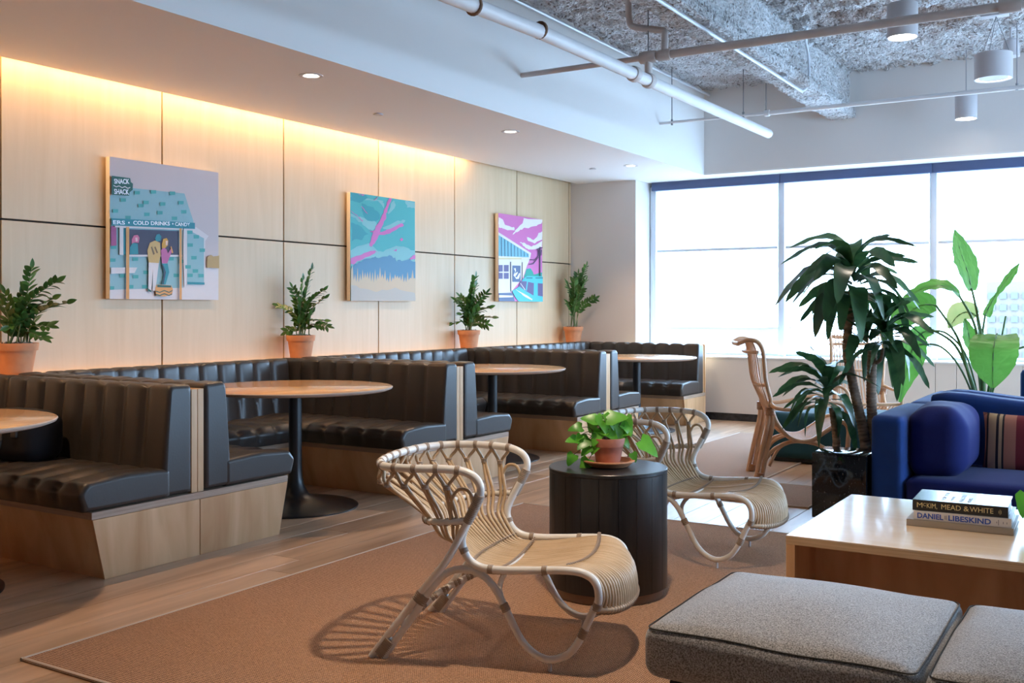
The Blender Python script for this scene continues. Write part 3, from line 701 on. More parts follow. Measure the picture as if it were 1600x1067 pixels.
tagp(mb.build('ledge_light_strip', M['led_dim']), 'thin warm light strip lying at the back of the plant ledge', 'light strip')
area('ledge_lamp', (WX + 0.03, 5.8, 0.846), (PI, math.radians(12), 0), 0.02, 10.4, LEDGE_POWER, WARM)

# ================================================================== ROUND TABLES
def pedestal(x, y, label):
    t = thing('pedestal_table', label, 'table', (x, y, 0), 0, 'round pedestal tables in the booths')
    m_ = MB(); m_.lathe([(0.0, 0.738), (0.585, 0.738), (0.612, 0.748), (0.617, 0.757), (0.612, 0.762), (0.0, 0.762)], seg=72, cap=False); o = m_.build('tabletop', M['table_wood'], t, smooth=50)
    o.data.materials.append(M['table_edge'])
    for p in o.data.polygons:
        if abs(p.normal.z) < 0.96: p.material_index = 1
    m_ = MB(); m_.lathe([(0.397, 0.0), (0.397, 0.008), (0.38, 0.014), (0.30, 0.022), (0.20, 0.036), (0.13, 0.055), (0.085, 0.082), (0.058, 0.13), (0.045, 0.19), (0.041, 0.28), (0.040, 0.70)], seg=56); m_.build('pedestal', M['black_metal'], t, smooth=40)
    m_ = MB(); m_.lathe([(0.19, 0.725), (0.19, 0.7375)], seg=32); m_.lathe([(0.04, 0.70), (0.06, 0.725)], seg=24); m_.build('mounting_plate', M['black_metal'], t, smooth=40)
    m_ = MB(); m_.box(0.24, 0.30, -0.02, 0.02, 0.722, 0.7375); m_.build('glide', M['black_metal'], t)
pedestal(-4.60, 2.41, 'round oak topped pedestal table cut off by the left edge of the picture')
pedestal(-4.60, 4.83, 'round oak topped pedestal table in the nearest full booth, black tulip base in view')
pedestal(-4.68, 7.27, 'round oak topped pedestal table in the second full booth')
pedestal(-4.50, 9.76, 'round oak topped pedestal table in the farthest booth by the windows')
t = thing('canvas_bag', 'black canvas bag lying on the nearest banquette seat under the left table', 'bag', (-5.05, 3.24, 0.478), 0.1)
m_ = MB(); puff(m_, 0.22, 0.12, 0.12, 0.06, bz=0.02, n=10, mtx=Matrix.Translation((0, 0, 0.115))); m_.build('body', M['bag'], t, smooth=80)
m_ = MB(); m_.tube([(-0.05 + 0.09 * math.cos(a), -0.15 + 0.01 * math.sin(2 * a), 0.10 + 0.09 * math.sin(a)) for a in [k * PI / 9 for k in range(19)]], 0.014, 8); m_.build('strap', M['bag_strap'], t, smooth=80)
m_ = MB(); m_.box(0.10, 0.14, -0.135, -0.115, 0.12, 0.17); m_.build('buckle', M['bag_strap'], t, bevel=0.004)

# ================================================================== PAINTINGS
def painting(y0, y1, z0, z1, label, polys, corners, ds, lines=()):
    W, H_ = y1 - y0, z1 - z0; T = 0.042
    t = thing('painting', label, 'painting', (WX + 0.02, y0, z0), 0, 'square canvases on the plywood wall')
    m_ = MB(); m_.box(0.0, T, 0, W, 0, H_); m_.build('canvas', M['canvas_side'], t, bevel=0.002)
    (tlx, tly), (trx, try_), (brx, bry), (blx, bly) = corners; dl, dr = ds
    def uv(p):
        q = (p[0] - (tlx + blx) / 2) / ((trx + brx) / 2 - (tlx + blx) / 2)
        u = q * dl / (dr - q * (dr - dl)); top = tly + (try_ - tly) * q; bot = bly + (bry - bly) * q
        v = (bot - p[1]) / (bot - top); return (min(max(u, 0), 1) * W, min(max(v, 0), 1) * H_)
    m_ = MB(); h = T + 0.0004
    m_.add([(h, 0, 0), (h, W, 0), (h, W, H_), (h, 0, H_)], [(0, 1, 2, 3)], paint(polys[0]))
    from mathutils.geometry import tessellate_polygon
    for (col, pts) in polys[1:]:
        h += 0.00025; q = [uv(p) for p in pts]
        tr = tessellate_polygon([[Vector((a, b, 0)) for a, b in q]])
        m_.add([(h, a, b) for a, b in q], [tuple(f) for f in tr], paint(col))
    o = m_.build('painted_picture', None, t)
    for p in o.data.polygons: pass
    return t, uv, h
R_ = srgb
sky1, lbl, teal_, dgr, ban, navy, wht, org = R_(205, 198, 212), R_(140, 190, 212), R_(66, 170, 178), R_(0, 92, 84), R_(20, 140, 165), R_(52, 46, 82), R_(222, 222, 238), R_(222, 160, 84)
P1_ = [sky1,
 (wht, [(125, 700), (740, 700), (830, 775), (830, 978), (125, 970)]),
 (lbl, [(128, 310), (270, 262), (610, 298), (668, 475), (668, 500), (128, 470)]),
 (lbl, [(128, 500), (600, 520), (600, 900), (128, 912)]),
 (wht, [(600, 520), (680, 512), (762, 570), (740, 600), (735, 880), (615, 880), (605, 900), (598, 700)]),
 (lbl, [(622, 560), (640, 535), (732, 585), (732, 865), (622, 865)]),
 (ban, [(622, 862), (734, 866), (734, 880), (622, 878)]),
 (navy, [(243, 525), (567, 538), (567, 690), (243, 688)]),
 (wht, [(240, 688), (590, 690), (590, 702), (240, 700)]),
 (R_(168, 70, 140), [(128, 505), (162, 507), (164, 630), (128, 632)]),
 (wht, [(183, 515), (208, 515), (208, 690), (183, 688)]),
 (ban, [(208, 520), (222, 520), (222, 690), (208, 688)]),
 (wht, [(128, 770), (298, 770), (280, 805), (128, 810)]),
 (R_(190, 160, 100), [(750, 705), (775, 690), (790, 700), (828, 695), (828, 776), (748, 772)]),
 # figure in the window
 (R_(214, 110, 160), [(262, 590), (275, 565), (300, 562), (312, 580), (306, 612), (280, 610), (262, 618)]),
 (R_(236, 196, 214), [(284, 580), (298, 578), (300, 600), (288, 606)]),
 (ban, [(250, 640), (268, 612), (300, 618), (304, 684), (248, 688)]),
 # man
 (ban, [(412, 585), (422, 560), (440, 556), (453, 572), (448, 600), (420, 606)]),
 (R_(206, 176, 110), [(362, 660), (378, 612), (412, 598), (444, 612), (448, 690), (436, 742), (370, 738)]),
 (wht, [(370, 738), (436, 742), (414, 918), (396, 918), (398, 780), (388, 918), (368, 910)]),
 (dgr, [(360, 900), (388, 918), (386, 928), (366, 920)]),
 (R_(120, 96, 60), [(384, 640), (392, 636), (410, 684), (400, 690)]),
 (R_(120, 96, 60), [(406, 640), (414, 636), (430, 676), (422, 680)]),
 # woman
 (R_(212, 160, 30), [(455, 620), (464, 588), (486, 582), (497, 600), (494, 630), (472, 650), (456, 650)]),
 (R_(240, 210, 200), [(480, 600), (494, 600), (492, 628), (480, 630)]),
 (R_(190, 100, 170), [(448, 660), (466, 644), (484, 654), (494, 680), (514, 648), (524, 656), (502, 712), (490, 744), (456, 744)]),
 (org, [(510, 640), (516, 634), (528, 676), (520, 680)]),
 (ban, [(454, 746), (492, 744), (502, 800), (478, 880), (456, 880), (470, 810)]),
 (navy, [(456, 752), (462, 752), (480, 800), (466, 876), (460, 876), (470, 800)]),
 # basket
 (org, [(412, 900), (424, 878), (514, 884), (526, 910), (520, 946), (470, 956), (416, 950)]),
 (dgr, [(424, 880), (514, 886), (514, 898), (424, 896)]),
 (dgr, [(416, 918), (440, 926), (470, 914), (500, 926), (522, 914), (522, 920), (500, 932), (470, 920), (440, 932), (416, 926)]),
 (dgr, [(416, 938), (440, 946), (470, 934), (500, 946), (520, 936), (520, 942), (500, 952), (470, 940), (440, 952), (416, 946)]),
 # awning and posts
 (ban, [(128, 455), (668, 486), (668, 525), (128, 500)]),
 (wht, [(150, 503), (590, 522), (590, 532), (150, 514)]),
 (org, [(222, 510), (242, 512), (242, 974), (222, 974)]),
 (org, [(567, 520), (582, 521), (582, 978), (567, 978)]),
 (dgr, [(128, 184), (248, 200), (252, 225), (266, 235), (264, 275), (244, 290), (240, 312), (128, 305)]),
 (wht, [(140, 242), (158, 252), (176, 246), (196, 258), (214, 250), (232, 262), (248, 256), (248, 262), (232, 268), (214, 257), (196, 264), (176, 252), (158, 258), (140, 249)]),
]
random.seed(11)
for (bx_, by_) in ((300, 292), (405, 287), (528, 296), (210, 338), (325, 374), (358, 354), (466, 364), (584, 356), (160, 408), (448, 420), (366, 430), (244, 450), (605, 414), (545, 456), (640, 545), (682, 574), (642, 627), (720, 660), (666, 708), (628, 766), (675, 792), (712, 822), (640, 820), (144, 722), (290, 716), (205, 822), (292, 828), (260, 892), (352, 892), (136, 900), (360, 800), (590, 730), (522, 714), (556, 820), (150, 640)):
    P1_.insert(4 if by_ < 500 else (8 if bx_ < 612 else [i for i, p in enumerate(P1_) if len(p) == 2 and p[1][0] == (622, 862)][0]), (teal_, [(bx_ - 18, by_ - 11), (bx_ + 18, by_ - 10), (bx_ + 17, by_ + 11), (bx_ - 17, by_ + 12)]))
P1_.append((teal_, [(640, 545), (641, 545), (641, 546)]))
pt, uv, h = painting(4.476, 5.432, 1.324, 2.286, 'square canvas of people at a pale blue food kiosk, nearest the camera', P1_, ((128, 60), (830, 165), (830, 978), (125, 970)), (6.94, 7.75))
def wtext(s, p0, p1, hpx, m=M['white_ink'], name='lettering'):
    """lettering from canvas point p0 to p1 on the picture"""
    a, b = uv(p0), uv(p1); dx = b[0] - a[0]; ang = math.atan2(b[1] - a[1], dx); hh = uv((p0[0], p0[1] - hpx))[1] - a[1]
    base = Matrix.Translation((h + 0.0008, a[0], a[1])) @ Matrix(((0, 0, 1, 0), (1, 0, 0, 0), (0, 1, 0, 0), (0, 0, 0, 1))) @ Matrix.Rotation(ang, 4, 'Z')
    o = text_obj(name, s, hh / 0.7, m, pt, Matrix.Identity(4), bold=hh * 0.03); w_ = max(v.co.x for v in o.data.vertices)
    o.matrix_local = base @ Matrix.Diagonal((dx / w_, 1, 1, 1))
wtext('SNACK', (144, 234), (243, 236), 30); wtext('SHACK', (144, 300), (240, 304), 32)
wtext('ERS', (134, 492), (214, 496), 24); wtext('COLD DRINKS', (266, 496), (505, 502), 24); wtext('CANDY', (537, 504), (634, 508), 22)
for q in ((239, 484), (523, 492)):
    a = uv(q); m_ = MB(); m_.lathe([(0.006, 0), (0.006, 0.0004)], seg=12); o = m_.build('dot', M['white_ink'], pt); o.matrix_local = Matrix.Translation((h + 0.0005, a[0], a[1])) @ Matrix.Rotation(PI / 2, 4, 'Y')

def jag(pts, amp, n, seed):
    random.seed(seed); out = []
    for (a, b) in zip(pts[:-1], pts[1:]):
        for k in range(n):
            t = k / n; out.append((a[0] + (b[0] - a[0]) * t + random.uniform(-amp, amp), a[1] + (b[1] - a[1]) * t + random.uniform(-amp, amp)))
    return out + [pts[-1]]
tq, tq2, tq3, pk, bls, tan_ = R_(66, 184, 196), R_(130, 200, 214), R_(30, 160, 180), R_(216, 110, 196), R_(74, 140, 188), R_(206, 190, 166)
def band(pts, w_, amp, seed):
    l = [(p[0] - w_[k] / 2, p[1] - w_[k] / 3) for k, p in enumerate(pts)]; r = [(p[0] + w_[k] / 2, p[1] + w_[k] / 3) for k, p in enumerate(pts)][::-1]
    return jag(l, amp, 4, seed) + jag(r, amp, 4, seed + 1)
P2_ = [tq,
 (tq3, jag([(100, 60), (200, 70), (260, 100), (180, 150), (100, 130), (100, 60)], 8, 4, 1)),
 (tq3, jag([(100, 320), (180, 350), (250, 420), (200, 470), (110, 480), (100, 320)], 8, 4, 2)),
 (tq3, jag([(200, 150), (300, 190), (360, 260), (310, 330), (230, 290), (190, 220), (200, 150)], 8, 4, 21)),
 (tq2, jag([(97, 240), (180, 150), (320, 110), (400, 200), (380, 130), (240, 100), (130, 190), (97, 210)], 7, 5, 3)),
 (tq2, jag([(100, 250), (200, 280), (330, 320), (300, 400), (240, 370), (160, 300), (100, 270)], 9, 5, 4)),
 (tq2, jag([(420, 230), (470, 120), (500, 170), (440, 240), (420, 230)], 7, 4, 5)),
 (tq2, jag([(570, 120), (665, 135), (665, 190), (600, 180), (570, 120)], 7, 4, 6)),
 (tq2, jag([(380, 370), (500, 310), (580, 290), (560, 330), (440, 390), (380, 370)], 7, 4, 7)),
 (tq2, jag([(97, 560), (260, 500), (360, 580), (500, 520), (665, 560), (665, 660), (97, 700), (97, 560)], 10, 5, 8)),
 (pk, band([(450, 100), (410, 200), (390, 270), (340, 370), (310, 450), (270, 530)], [20, 22, 30, 40, 46, 20], 5, 9)),
 (pk, band([(320, 420), (400, 410), (480, 375), (560, 330)], [20, 40, 34, 20], 6, 12)),
 (pk, band([(265, 545), (330, 585)], [22, 26], 5, 14)),
 (pk, jag([(97, 640), (190, 600), (300, 565), (320, 590), (200, 640), (120, 690), (97, 690), (97, 640)], 5, 4, 15)),
 (pk, band([(105, 225), (150, 260), (200, 310)], [26, 30, 14], 5, 16)),
 (pk, band([(195, 180), (240, 240)], [14, 20], 4, 18)), (pk, band([(270, 400), (320, 400)], [14, 20], 4, 19)),
 (pk, jag([(525, 465), (545, 450), (560, 470), (540, 482), (525, 465)], 3, 2, 20)), (pk, jag([(470, 565), (505, 552), (495, 575), (470, 565)], 3, 2, 22)),
 (pk, jag([(300, 125), (340, 90), (330, 110), (300, 125)], 3, 3, 23)), (pk, jag([(160, 70), (225, 75), (200, 84), (160, 70)], 3, 3, 24)),
 (pk, jag([(610, 640), (640, 610), (665, 600), (665, 640), (610, 640)], 5, 3, 25)),
 (bls, jag([(97, 720), (160, 670), (290, 620), (350, 630), (460, 610), (500, 660), (600, 640), (665, 660)], 9, 6, 26) + [(665, 900), (97, 900)]),
 (tan_, [(97, 740)] + [q for k in range(26) for q in ((112 + k * 22, 700 + 75 * abs(math.sin(k * 1.7)) + (30 if k > 12 else -10 * (k == 8))), (122 + k * 22, 830 + 20 * math.sin(k)))] + [(665, 760), (665, 1015), (95, 1010)]),
 (R_(186, 184, 182), jag([(97, 870), (300, 930), (480, 900), (665, 940), (665, 1015), (95, 1010)], 8, 5, 27)),
]
painting(6.942, 7.882, 1.330, 2.286, 'square canvas of turquoise foliage with pink branches over tan grass', P2_, ((97, 55), (665, 130), (665, 1015), (95, 1010)), (9.47, 10.3))
pks, w3, aw, dk3, vn, vb = R_(218, 120, 200), R_(238, 240, 248), R_(120, 196, 226), R_(96, 90, 150), R_(70, 200, 226), R_(84, 110, 160)
P3_ = [pks,
 (w3, jag([(127, 130), (160, 140), (200, 215), (290, 235), (290, 260), (200, 262), (150, 235), (127, 240), (127, 130)], 6, 4, 31)),
 (w3, jag([(390, 140), (583, 155), (583, 185), (520, 225), (440, 240), (400, 240), (340, 270), (275, 315), (300, 260), (370, 200), (390, 140)], 6, 4, 32)),
 (w3, jag([(345, 390), (400, 400), (470, 440), (540, 400), (583, 380), (583, 440), (500, 470), (440, 470), (380, 430), (345, 390)], 6, 4, 33)),
 (w3, jag([(410, 330), (450, 350), (500, 370), (540, 300), (583, 280), (583, 360), (500, 400), (440, 380), (410, 330)], 6, 4, 34)),
 (R_(20, 168, 160), jag([(390, 740), (420, 665), (460, 665), (490, 730), (583, 710), (583, 800), (390, 800), (390, 740)], 5, 3, 35)),
 (w3, [(122, 285), (465, 505), (455, 560), (420, 640), (380, 760), (250, 920), (122, 925)]),
 (aw, [(124, 315), (440, 515), (440, 550), (124, 535)]),
 (R_(226, 216, 176), [(124, 556), (365, 556), (365, 572), (124, 572)]),
 (dk3, [(124, 630), (228, 630), (228, 775), (124, 775)]), (w3, [(166, 630), (176, 630), (176, 775), (166, 775)]), (w3, [(124, 700), (228, 700), (228, 712), (124, 712)]),
 (vb, [(267, 635), (352, 638), (352, 808), (267, 806)]),
 (w3, jag([(280, 665), (300, 660), (305, 690), (288, 720), (318, 700), (322, 715), (296, 750), (312, 760), (338, 712), (348, 722), (330, 775), (305, 778), (278, 740), (296, 700), (280, 665)], 2, 2, 36)),
 (R_(60, 60, 90), [(244, 595), (252, 595), (254, 910), (246, 910)]), (R_(60, 60, 90), [(366, 600), (372, 600), (372, 790), (366, 790)]),
 (vb, [(122, 925), (270, 920), (290, 1010), (122, 1010)]), (w3, [(122, 945), (270, 950), (270, 968), (122, 972)]),
 (vn, [(262, 900), (330, 860), (375, 775), (420, 745), (583, 750), (583, 1015), (330, 1012), (290, 960)]),
 (dk3, [(330, 850), (352, 800), (405, 800), (490, 820), (486, 950), (400, 900)]), (vn, [(418, 790), (430, 790), (416, 900), (404, 900)]),
 (dk3, [(530, 820), (583, 824), (583, 960), (530, 950)]),
 (R_(20, 130, 150), [(408, 760), (475, 760), (475, 772), (408, 772)]), (R_(20, 130, 150), [(505, 760), (583, 760), (583, 772), (505, 772)]),
 (w3, jag([(300, 885), (360, 920), (420, 950), (475, 990), (468, 1000), (400, 965), (330, 915), (300, 885)], 3, 3, 37)),
 (w3, [(344, 820), (350, 820), (400, 890), (394, 894)]),
 (R_(50, 48, 88), [(547, 440), (558, 440), (558, 745), (549, 745)]), (R_(50, 48, 88), [(515, 462), (580, 444), (580, 452), (515, 470)]),
 (R_(50, 48, 88), [(530, 470), (540, 470), (540, 535), (532, 535)]), (R_(50, 48, 88), [(562, 470), (572, 470), (568, 530), (562, 530)]),
 (R_(50, 48, 88), [(440, 570), (490, 575), (540, 525), (542, 530), (492, 582), (440, 576)]),
 (R_(50, 48, 88), [(438, 620), (480, 612), (538, 540), (541, 545), (484, 620), (438, 628)]),
]
for k in range(9):
    x0 = 150 + k * 34; P3_.insert(9, (R_(60, 90, 130), [(x0, 335 + k * 21.5), (x0 + 6, 338 + k * 21.5), (x0 + 8, 540), (x0 + 2, 540)]))
painting(9.373, 10.321, 1.343, 2.296, 'square canvas of a pink sky over a shop and a light blue van', P3_, ((127, 85), (583, 155), (583, 1015), (122, 1010)), (12.0, 12.8))

# ================================================================== RUGS
def rug(name, label, poly, z=0.009):
    t = thing(name, label, 'rug', (poly[0][0], poly[0][1], 0)); x0, y0 = poly[0]
    q = [(a - x0, b - y0) for a, b in poly]
    m_ = MB(); m_.prism(q, 'z', 0.0005, z); m_.build('woven_field', M['sisal'] if 'near the camera' in label else M['sisal_pale'], t)
    m_ = MB(); n = len(q); area_ = sum(q[i][0] * q[(i + 1) % n][1] - q[(i + 1) % n][0] * q[i][1] for i in range(n)); sg = 1 if area_ > 0 else -1
    for i in range(n):
        a, b = Vector(q[i]), Vector(q[(i + 1) % n]); d = (b - a).normalized(); nn = Vector((-d.y, d.x)) * sg
        m_.tube([(a.x + nn.x * 0.007, a.y + nn.y * 0.007, z * 0.62), (b.x + nn.x * 0.007, b.y + nn.y * 0.007, z * 0.62)], 0.0075, 8)
    m_.build('binding', M['rug_band'], t, smooth=60); return t
rug('sisal_rug', 'large brown sisal rug near the camera, under the two white rattan chairs', [(-3.41, 2.19), (1.4, 2.19), (1.4, 5.655), (-3.41, 5.655)])
rug('sisal_rug', 'paler woven rug farther back, under the honey rattan chairs', [(-3.5, 6.46), (-1.80, 6.46), (-1.80, 7.26), (-2.38, 7.26), (-2.38, 10.05), (-3.5, 10.05)])
RZ = 0.010

# ================================================================== WHITE RATTAN CHAIRS
def path_at(pts, sub=10):
    pp = smooth_path([Vector(p) for p in pts], sub); d = [0.0]
    for a, b in zip(pp[:-1], pp[1:]): d.append(d[-1] + (b - a).length)
    def f(t):
        s = max(0, min(1, t)) * d[-1]
        for i in range(len(d) - 1):
            if s <= d[i + 1] + 1e-9:
                u = (s - d[i]) / max(1e-9, d[i + 1] - d[i]); return pp[i].lerp(pp[i + 1], u)
        return pp[-1]
    f.L = d[-1]; return f
def wrap(mb, f, t0, t1, r, pitch=0.007, seg=10):
    n = max(2, int(round((t1 - t0) * f.L / pitch))); pts = []; rr = []
    for k in range(n):
        for (u, q) in ((0.0, 0.90), (0.25, 1.0), (0.75, 1.0)): pts.append(f(t0 + (t1 - t0) * (k + u) / n)); rr.append(r * q)
    pts.append(f(t1)); rr.append(r * 0.9); m = len(pts) - 1
    mb.tube(pts, lambda t: rr[int(round(t * m))], seg)
def mir(pts): return [(a, -b, c_) for a, b, c_ in pts]
def rattan_chair():
    t = thing('rattan_chair', 'x', 'chair')
    half = [(-0.015, -0.292, 0.0), (0.18, -0.288, 0.25), (0.27, -0.286, 0.362), (0.335, -0.286, 0.48), (0.378, -0.290, 0.562), (0.398, -0.296, 0.615), (0.382, -0.300, 0.655), (0.335, -0.304, 0.679), (0.26, -0.318, 0.686), (0.16, -0.336, 0.686), (0.05, -0.312, 0.684), (-0.012, -0.22, 0.684), (-0.035, -0.11, 0.684)]
    full = half + [(-0.042, 0, 0.684)] + mir(half)[::-1]
    m_ = MB(); m_.tube(full, lambda q: 0.0132 + 0.0015 * min(1, max(0, (0.5 - abs(q - 0.5)) - 0.12) * 8), 12, 6); m_.build('frame_hoop', M['white_rattan'], t, smooth=80)
    F = path_at(full, 8)
    def par(p):      # arc-length parameter of the hoop nearest to a point
        return min((k / 600 for k in range(301)), key=lambda q: (F(q) - Vector(p)).length)
    HB0, HB1, HW = par((0.345, -0.287, 0.50)), par((0.393, -0.294, 0.600)), par((0.315, -0.308, 0.682))
    seatr = [(0.795, -0.252, 0.222), (0.806, -0.256, 0.262), (0.798, -0.260, 0.312), (0.765, -0.264, 0.342), (0.70, -0.266, 0.352), (0.55, -0.268, 0.342), (0.46, -0.268, 0.337), (0.39, -0.269, 0.342), (0.345, -0.270, 0.368), (0.322, -0.272, 0.42), (0.332, -0.276, 0.47), (0.372, -0.281, 0.548)]
    loop = [(0.030, -0.290, 0.0), (0.160, -0.289, 0.18), (0.21, -0.282, 0.258), (0.267, -0.275, 0.315), (0.33, -0.268, 0.331), (0.39, -0.264, 0.315), (0.438, -0.262, 0.272), (0.488, -0.26, 0.182), (0.534, -0.26, 0.10), (0.582, -0.26, 0.056), (0.638, -0.26, 0.040), (0.696, -0.26, 0.062), (0.735, -0.26, 0.108), (0.765, -0.257, 0.17), (0.792, -0.252, 0.232)]
    bind = MB(); 
    for sgn in (1, -1):
        a = seatr if sgn > 0 else mir(seatr); b = loop if sgn > 0 else mir(loop)
        m_ = MB(); m_.tube(a, 0.0138, 12, 5); m_.build('seat_rail', M['white_rattan'], t, smooth=80)
        m_ = MB(); m_.tube(b, 0.0132, 12, 5); o = m_.build('leg', M['white_rattan'], t, smooth=80)
        m_ = MB(); m_.lathe([(0.006, 0.0), (0.007, 0.002), (0.007, 0.03)], (0.636, -0.26 * sgn, 0.0), 10); m_.build('foot_glide', M['lamp_shell'], o)
        fa, fb = path_at(a), path_at(b)
        for (f, t0, t1, r) in ((fb, 0.555, 0.58, 0.0162), (fb, 0.90, 0.93, 0.0162), (fa, 0.0, 0.035, 0.0165), (fa, 0.36, 0.385, 0.0162), (fa, 0.615, 0.64, 0.0162), (fa, 0.775, 0.80, 0.0162)):
            m_ = MB(); wrap(m_, f, t0, t1, r); m_.build('binding', M['binding'], t, smooth=80)
        pa, pb = HB0, HB1   # long binding where arm, seat rail and hoop meet
        m_ = MB(); wrap(m_, (lambda q: F(q if sgn > 0 else 1 - q)) if False else path_at([F((pa + (pb - pa) * k / 4) if sgn > 0 else 1 - (pa + (pb - pa) * k / 4)) for k in range(5)]), 0, 1, 0.0185, 0.0065, 12); m_.build('binding', M['binding'], t, smooth=80)
        for (u0, u1) in ((0.012, 0.07), (0.215, 0.245)):     # bindings round hoop and leg together
            mp = path_at([(F((u0 + (u1 - u0) * k / 3) * 0.42 if sgn > 0 else 1 - (u0 + (u1 - u0) * k / 3) * 0.42) + fb(u0 + (u1 - u0) * k / 3)) / 2 for k in range(4)])
            m_ = MB(); wrap(m_, mp, 0, 1, 0.0285 if u0 < 0.1 else 0.0275, 0.007, 14)
            m_.v = [(mp(0.5).x + (a - mp(0.5).x), (b + 0.290 * sgn) * 0.62 - 0.290 * sgn, c_) for (a, b, c_) in [tuple(v) for v in m_.v]]
            m_.build('binding', M['binding'], t, smooth=80)
    # front rail, mid back rail, stretchers
    fr = [(0.795, -0.25, 0.222), (0.838, -0.20, 0.212), (0.868, -0.11, 0.204), (0.878, 0, 0.202)]; fr = fr + mir(fr[:-1])[::-1]; FR = path_at(fr)
    m_ = MB(); m_.tube(fr, 0.0125, 10, 6); m_.build('front_rail', M['tan_cane'], t, smooth=80)
    mid = [(0.345, -0.288, 0.505), (0.26, -0.298, 0.497), (0.19, -0.265, 0.492), (0.145, -0.17, 0.490), (0.125, -0.08, 0.489), (0.12, 0, 0.488)]; mid = mid + mir(mid[:-1])[::-1]; MD = path_at(mid)
    m_ = MB(); m_.tube(mid, 0.0105, 10, 6); m_.build('back_rail', M['white_rattan'], t, smooth=80)
    st = [(0.10, -0.285, 0.115), (0.20, -0.17, 0.215), (0.33, -0.06, 0.275), (0.38, 0, 0.285)]; st = st + mir(st[:-1])[::-1]; S1 = path_at(st)
    m_ = MB(); m_.tube(st, 0.012, 10, 6); m_.build('stretcher', M['white_rattan'], t, smooth=80)
    m_ = MB()
    for k in range(14): wrap(m_, S1, 0.10 + k * 0.057, 0.10 + k * 0.057 + 0.03, 0.0133, 0.02, 8)
    m_.build('spiral_binding', M['binding'], t, smooth=80)
    st = [(0.50, -0.26, 0.16), (0.45, -0.24, 0.255), (0.44, -0.15, 0.295), (0.44, 0, 0.305)]; st = st + mir(st[:-1])[::-1]
    m_ = MB(); m_.tube(st, 0.010, 10, 5); m_.build('stretcher', M['white_rattan'], t, smooth=80)
    # canes: 16 pairs hang from 17 bindings on the hoop
    NP = 16; t0, t1 = HW, 1 - HW
    def hang(t, dz, tow=0.0):
        p = F(t); return Vector((p.x + tow * 0.25, p.y * (1 - tow), p.z + dz))
    for k in range(NP + 1):
        q = t0 + (t1 - t0) * k / NP; m_ = MB(); wrap(m_, F, q - 0.0030, q + 0.0030, 0.0170, 0.0065, 12); m_.build('binding', M['binding'], t, smooth=80)
    ci = 0; NC = 2 * NP
    def seatpt(x, v, z): return Vector((x, v, z))
    for k in range(NP):
        q0, q1 = t0 + (t1 - t0) * k / NP, t0 + (t1 - t0) * (k + 1) / NP; qm = (q0 + q1) / 2
        ppm = Vector((0, 0, 0))
        for (qq, side) in ((q0, -1), (q1, 1)):
            v = -0.247 + 0.494 * ci / (NC - 1); av = v / 0.247
            mq = 0.03 + 0.94 * (k + 0.5) / NP + side * 0.0105
            top = hang(qq, -0.013); j0 = hang(qm, -0.028); j1 = hang(qm, -0.062); tang = (F(qm + 0.003) - F(qm - 0.003)).normalized() * 0.0068 * side
            j0 = j0.lerp(hang(qq, -0.028), 0.72)
            mdp = MD(mq); cen = Vector((0.45, 0, mdp.z)); mdp = mdp + (cen - mdp).normalized() * 0.014
            ab = abs(av)
            vp = -0.247 + 0.494 * (2 * k + 0.5) / (NC - 1); vl = vp + (v - vp) * 0.9; low1 = Vector((0.218 + 0.10 * ab ** 2, vl * 1.02, 0.385 + 0.02 * ab ** 2)); low2 = Vector((0.30 + 0.06 * ab ** 2, v, 0.322 + 0.018 * ab ** 2))
            dz = 0.020 * ab ** 2
            frp = FR((ci + 0.5) / NC); 
            pts = [top, j0, j1 + tang, mdp.lerp(j1, 0.5) + tang * 0.5, mdp, mdp.lerp(low1, 0.5) + Vector((-0.012, 0, -0.012)), low1, low2,
                   Vector((0.40, v, 0.302 + dz)), Vector((0.50, v, 0.306 + dz)), Vector((0.60, v, 0.322 + dz)), Vector((0.70, v, 0.342 + dz * 0.8)),
                   Vector((0.765 + 0.022 * (1 - av * av), v, 0.343 + dz * 0.3)), Vector((0.808 + 0.050 * (1 - av * av), v, 0.312)), Vector((0.820 + 0.060 * (1 - av * av), v, 0.262)), Vector((frp.x + 0.004, v, frp.z + 0.002))]
            m_ = MB(); m_.tube(pts, 0.0070, 6, 3); m_.build('cane', M['tan_cane'], t, smooth=80)
            ci += 1
        m_ = MB(); wrap(m_, path_at([hang(qm, -0.055), hang(qm, -0.072)]), 0, 1, 0.0135, 0.006, 8); m_.build('binding', M['binding'], t, smooth=80)
    # end arches beside the arms
    for sgn in (-1, 1):
        m_ = MB(); p = [(0.372, 0.293 * sgn, 0.575), (0.352, 0.296 * sgn, 0.612), (0.315, 0.302 * sgn, 0.612), (0.293, 0.302 * sgn, 0.57), (0.288, 0.298 * sgn, 0.50)]; m_.tube(p, 0.0065, 6, 4); m_.build('cane', M['tan_cane'], t, smooth=80)
    # stitched cross lines on the seat, lashing along the front rail
    for (x, z, dzv) in ((0.305, 0.326, 0.018), (0.44, 0.311, 0.020), (0.70, 0.3505, 0.016)):
        m_ = MB()
        for i in range(NC + 1):
            v = -0.255 + 0.51 * i / NC; av = v / 0.255; xo = 0.055 * av * av if x < 0.31 else 0.03 * (1 - av * av) * (1 if x > 0.6 else 0)
            zz = z + dzv * av * av + 0.0045; m_.tube([(x + xo - 0.006, v - 0.004, zz), (x + xo, v, zz + 0.003), (x + xo + 0.006, v + 0.004, zz)], 0.0028, 5)
        m_.build('lacing', M['binding'], t, smooth=80)
    m_ = MB()
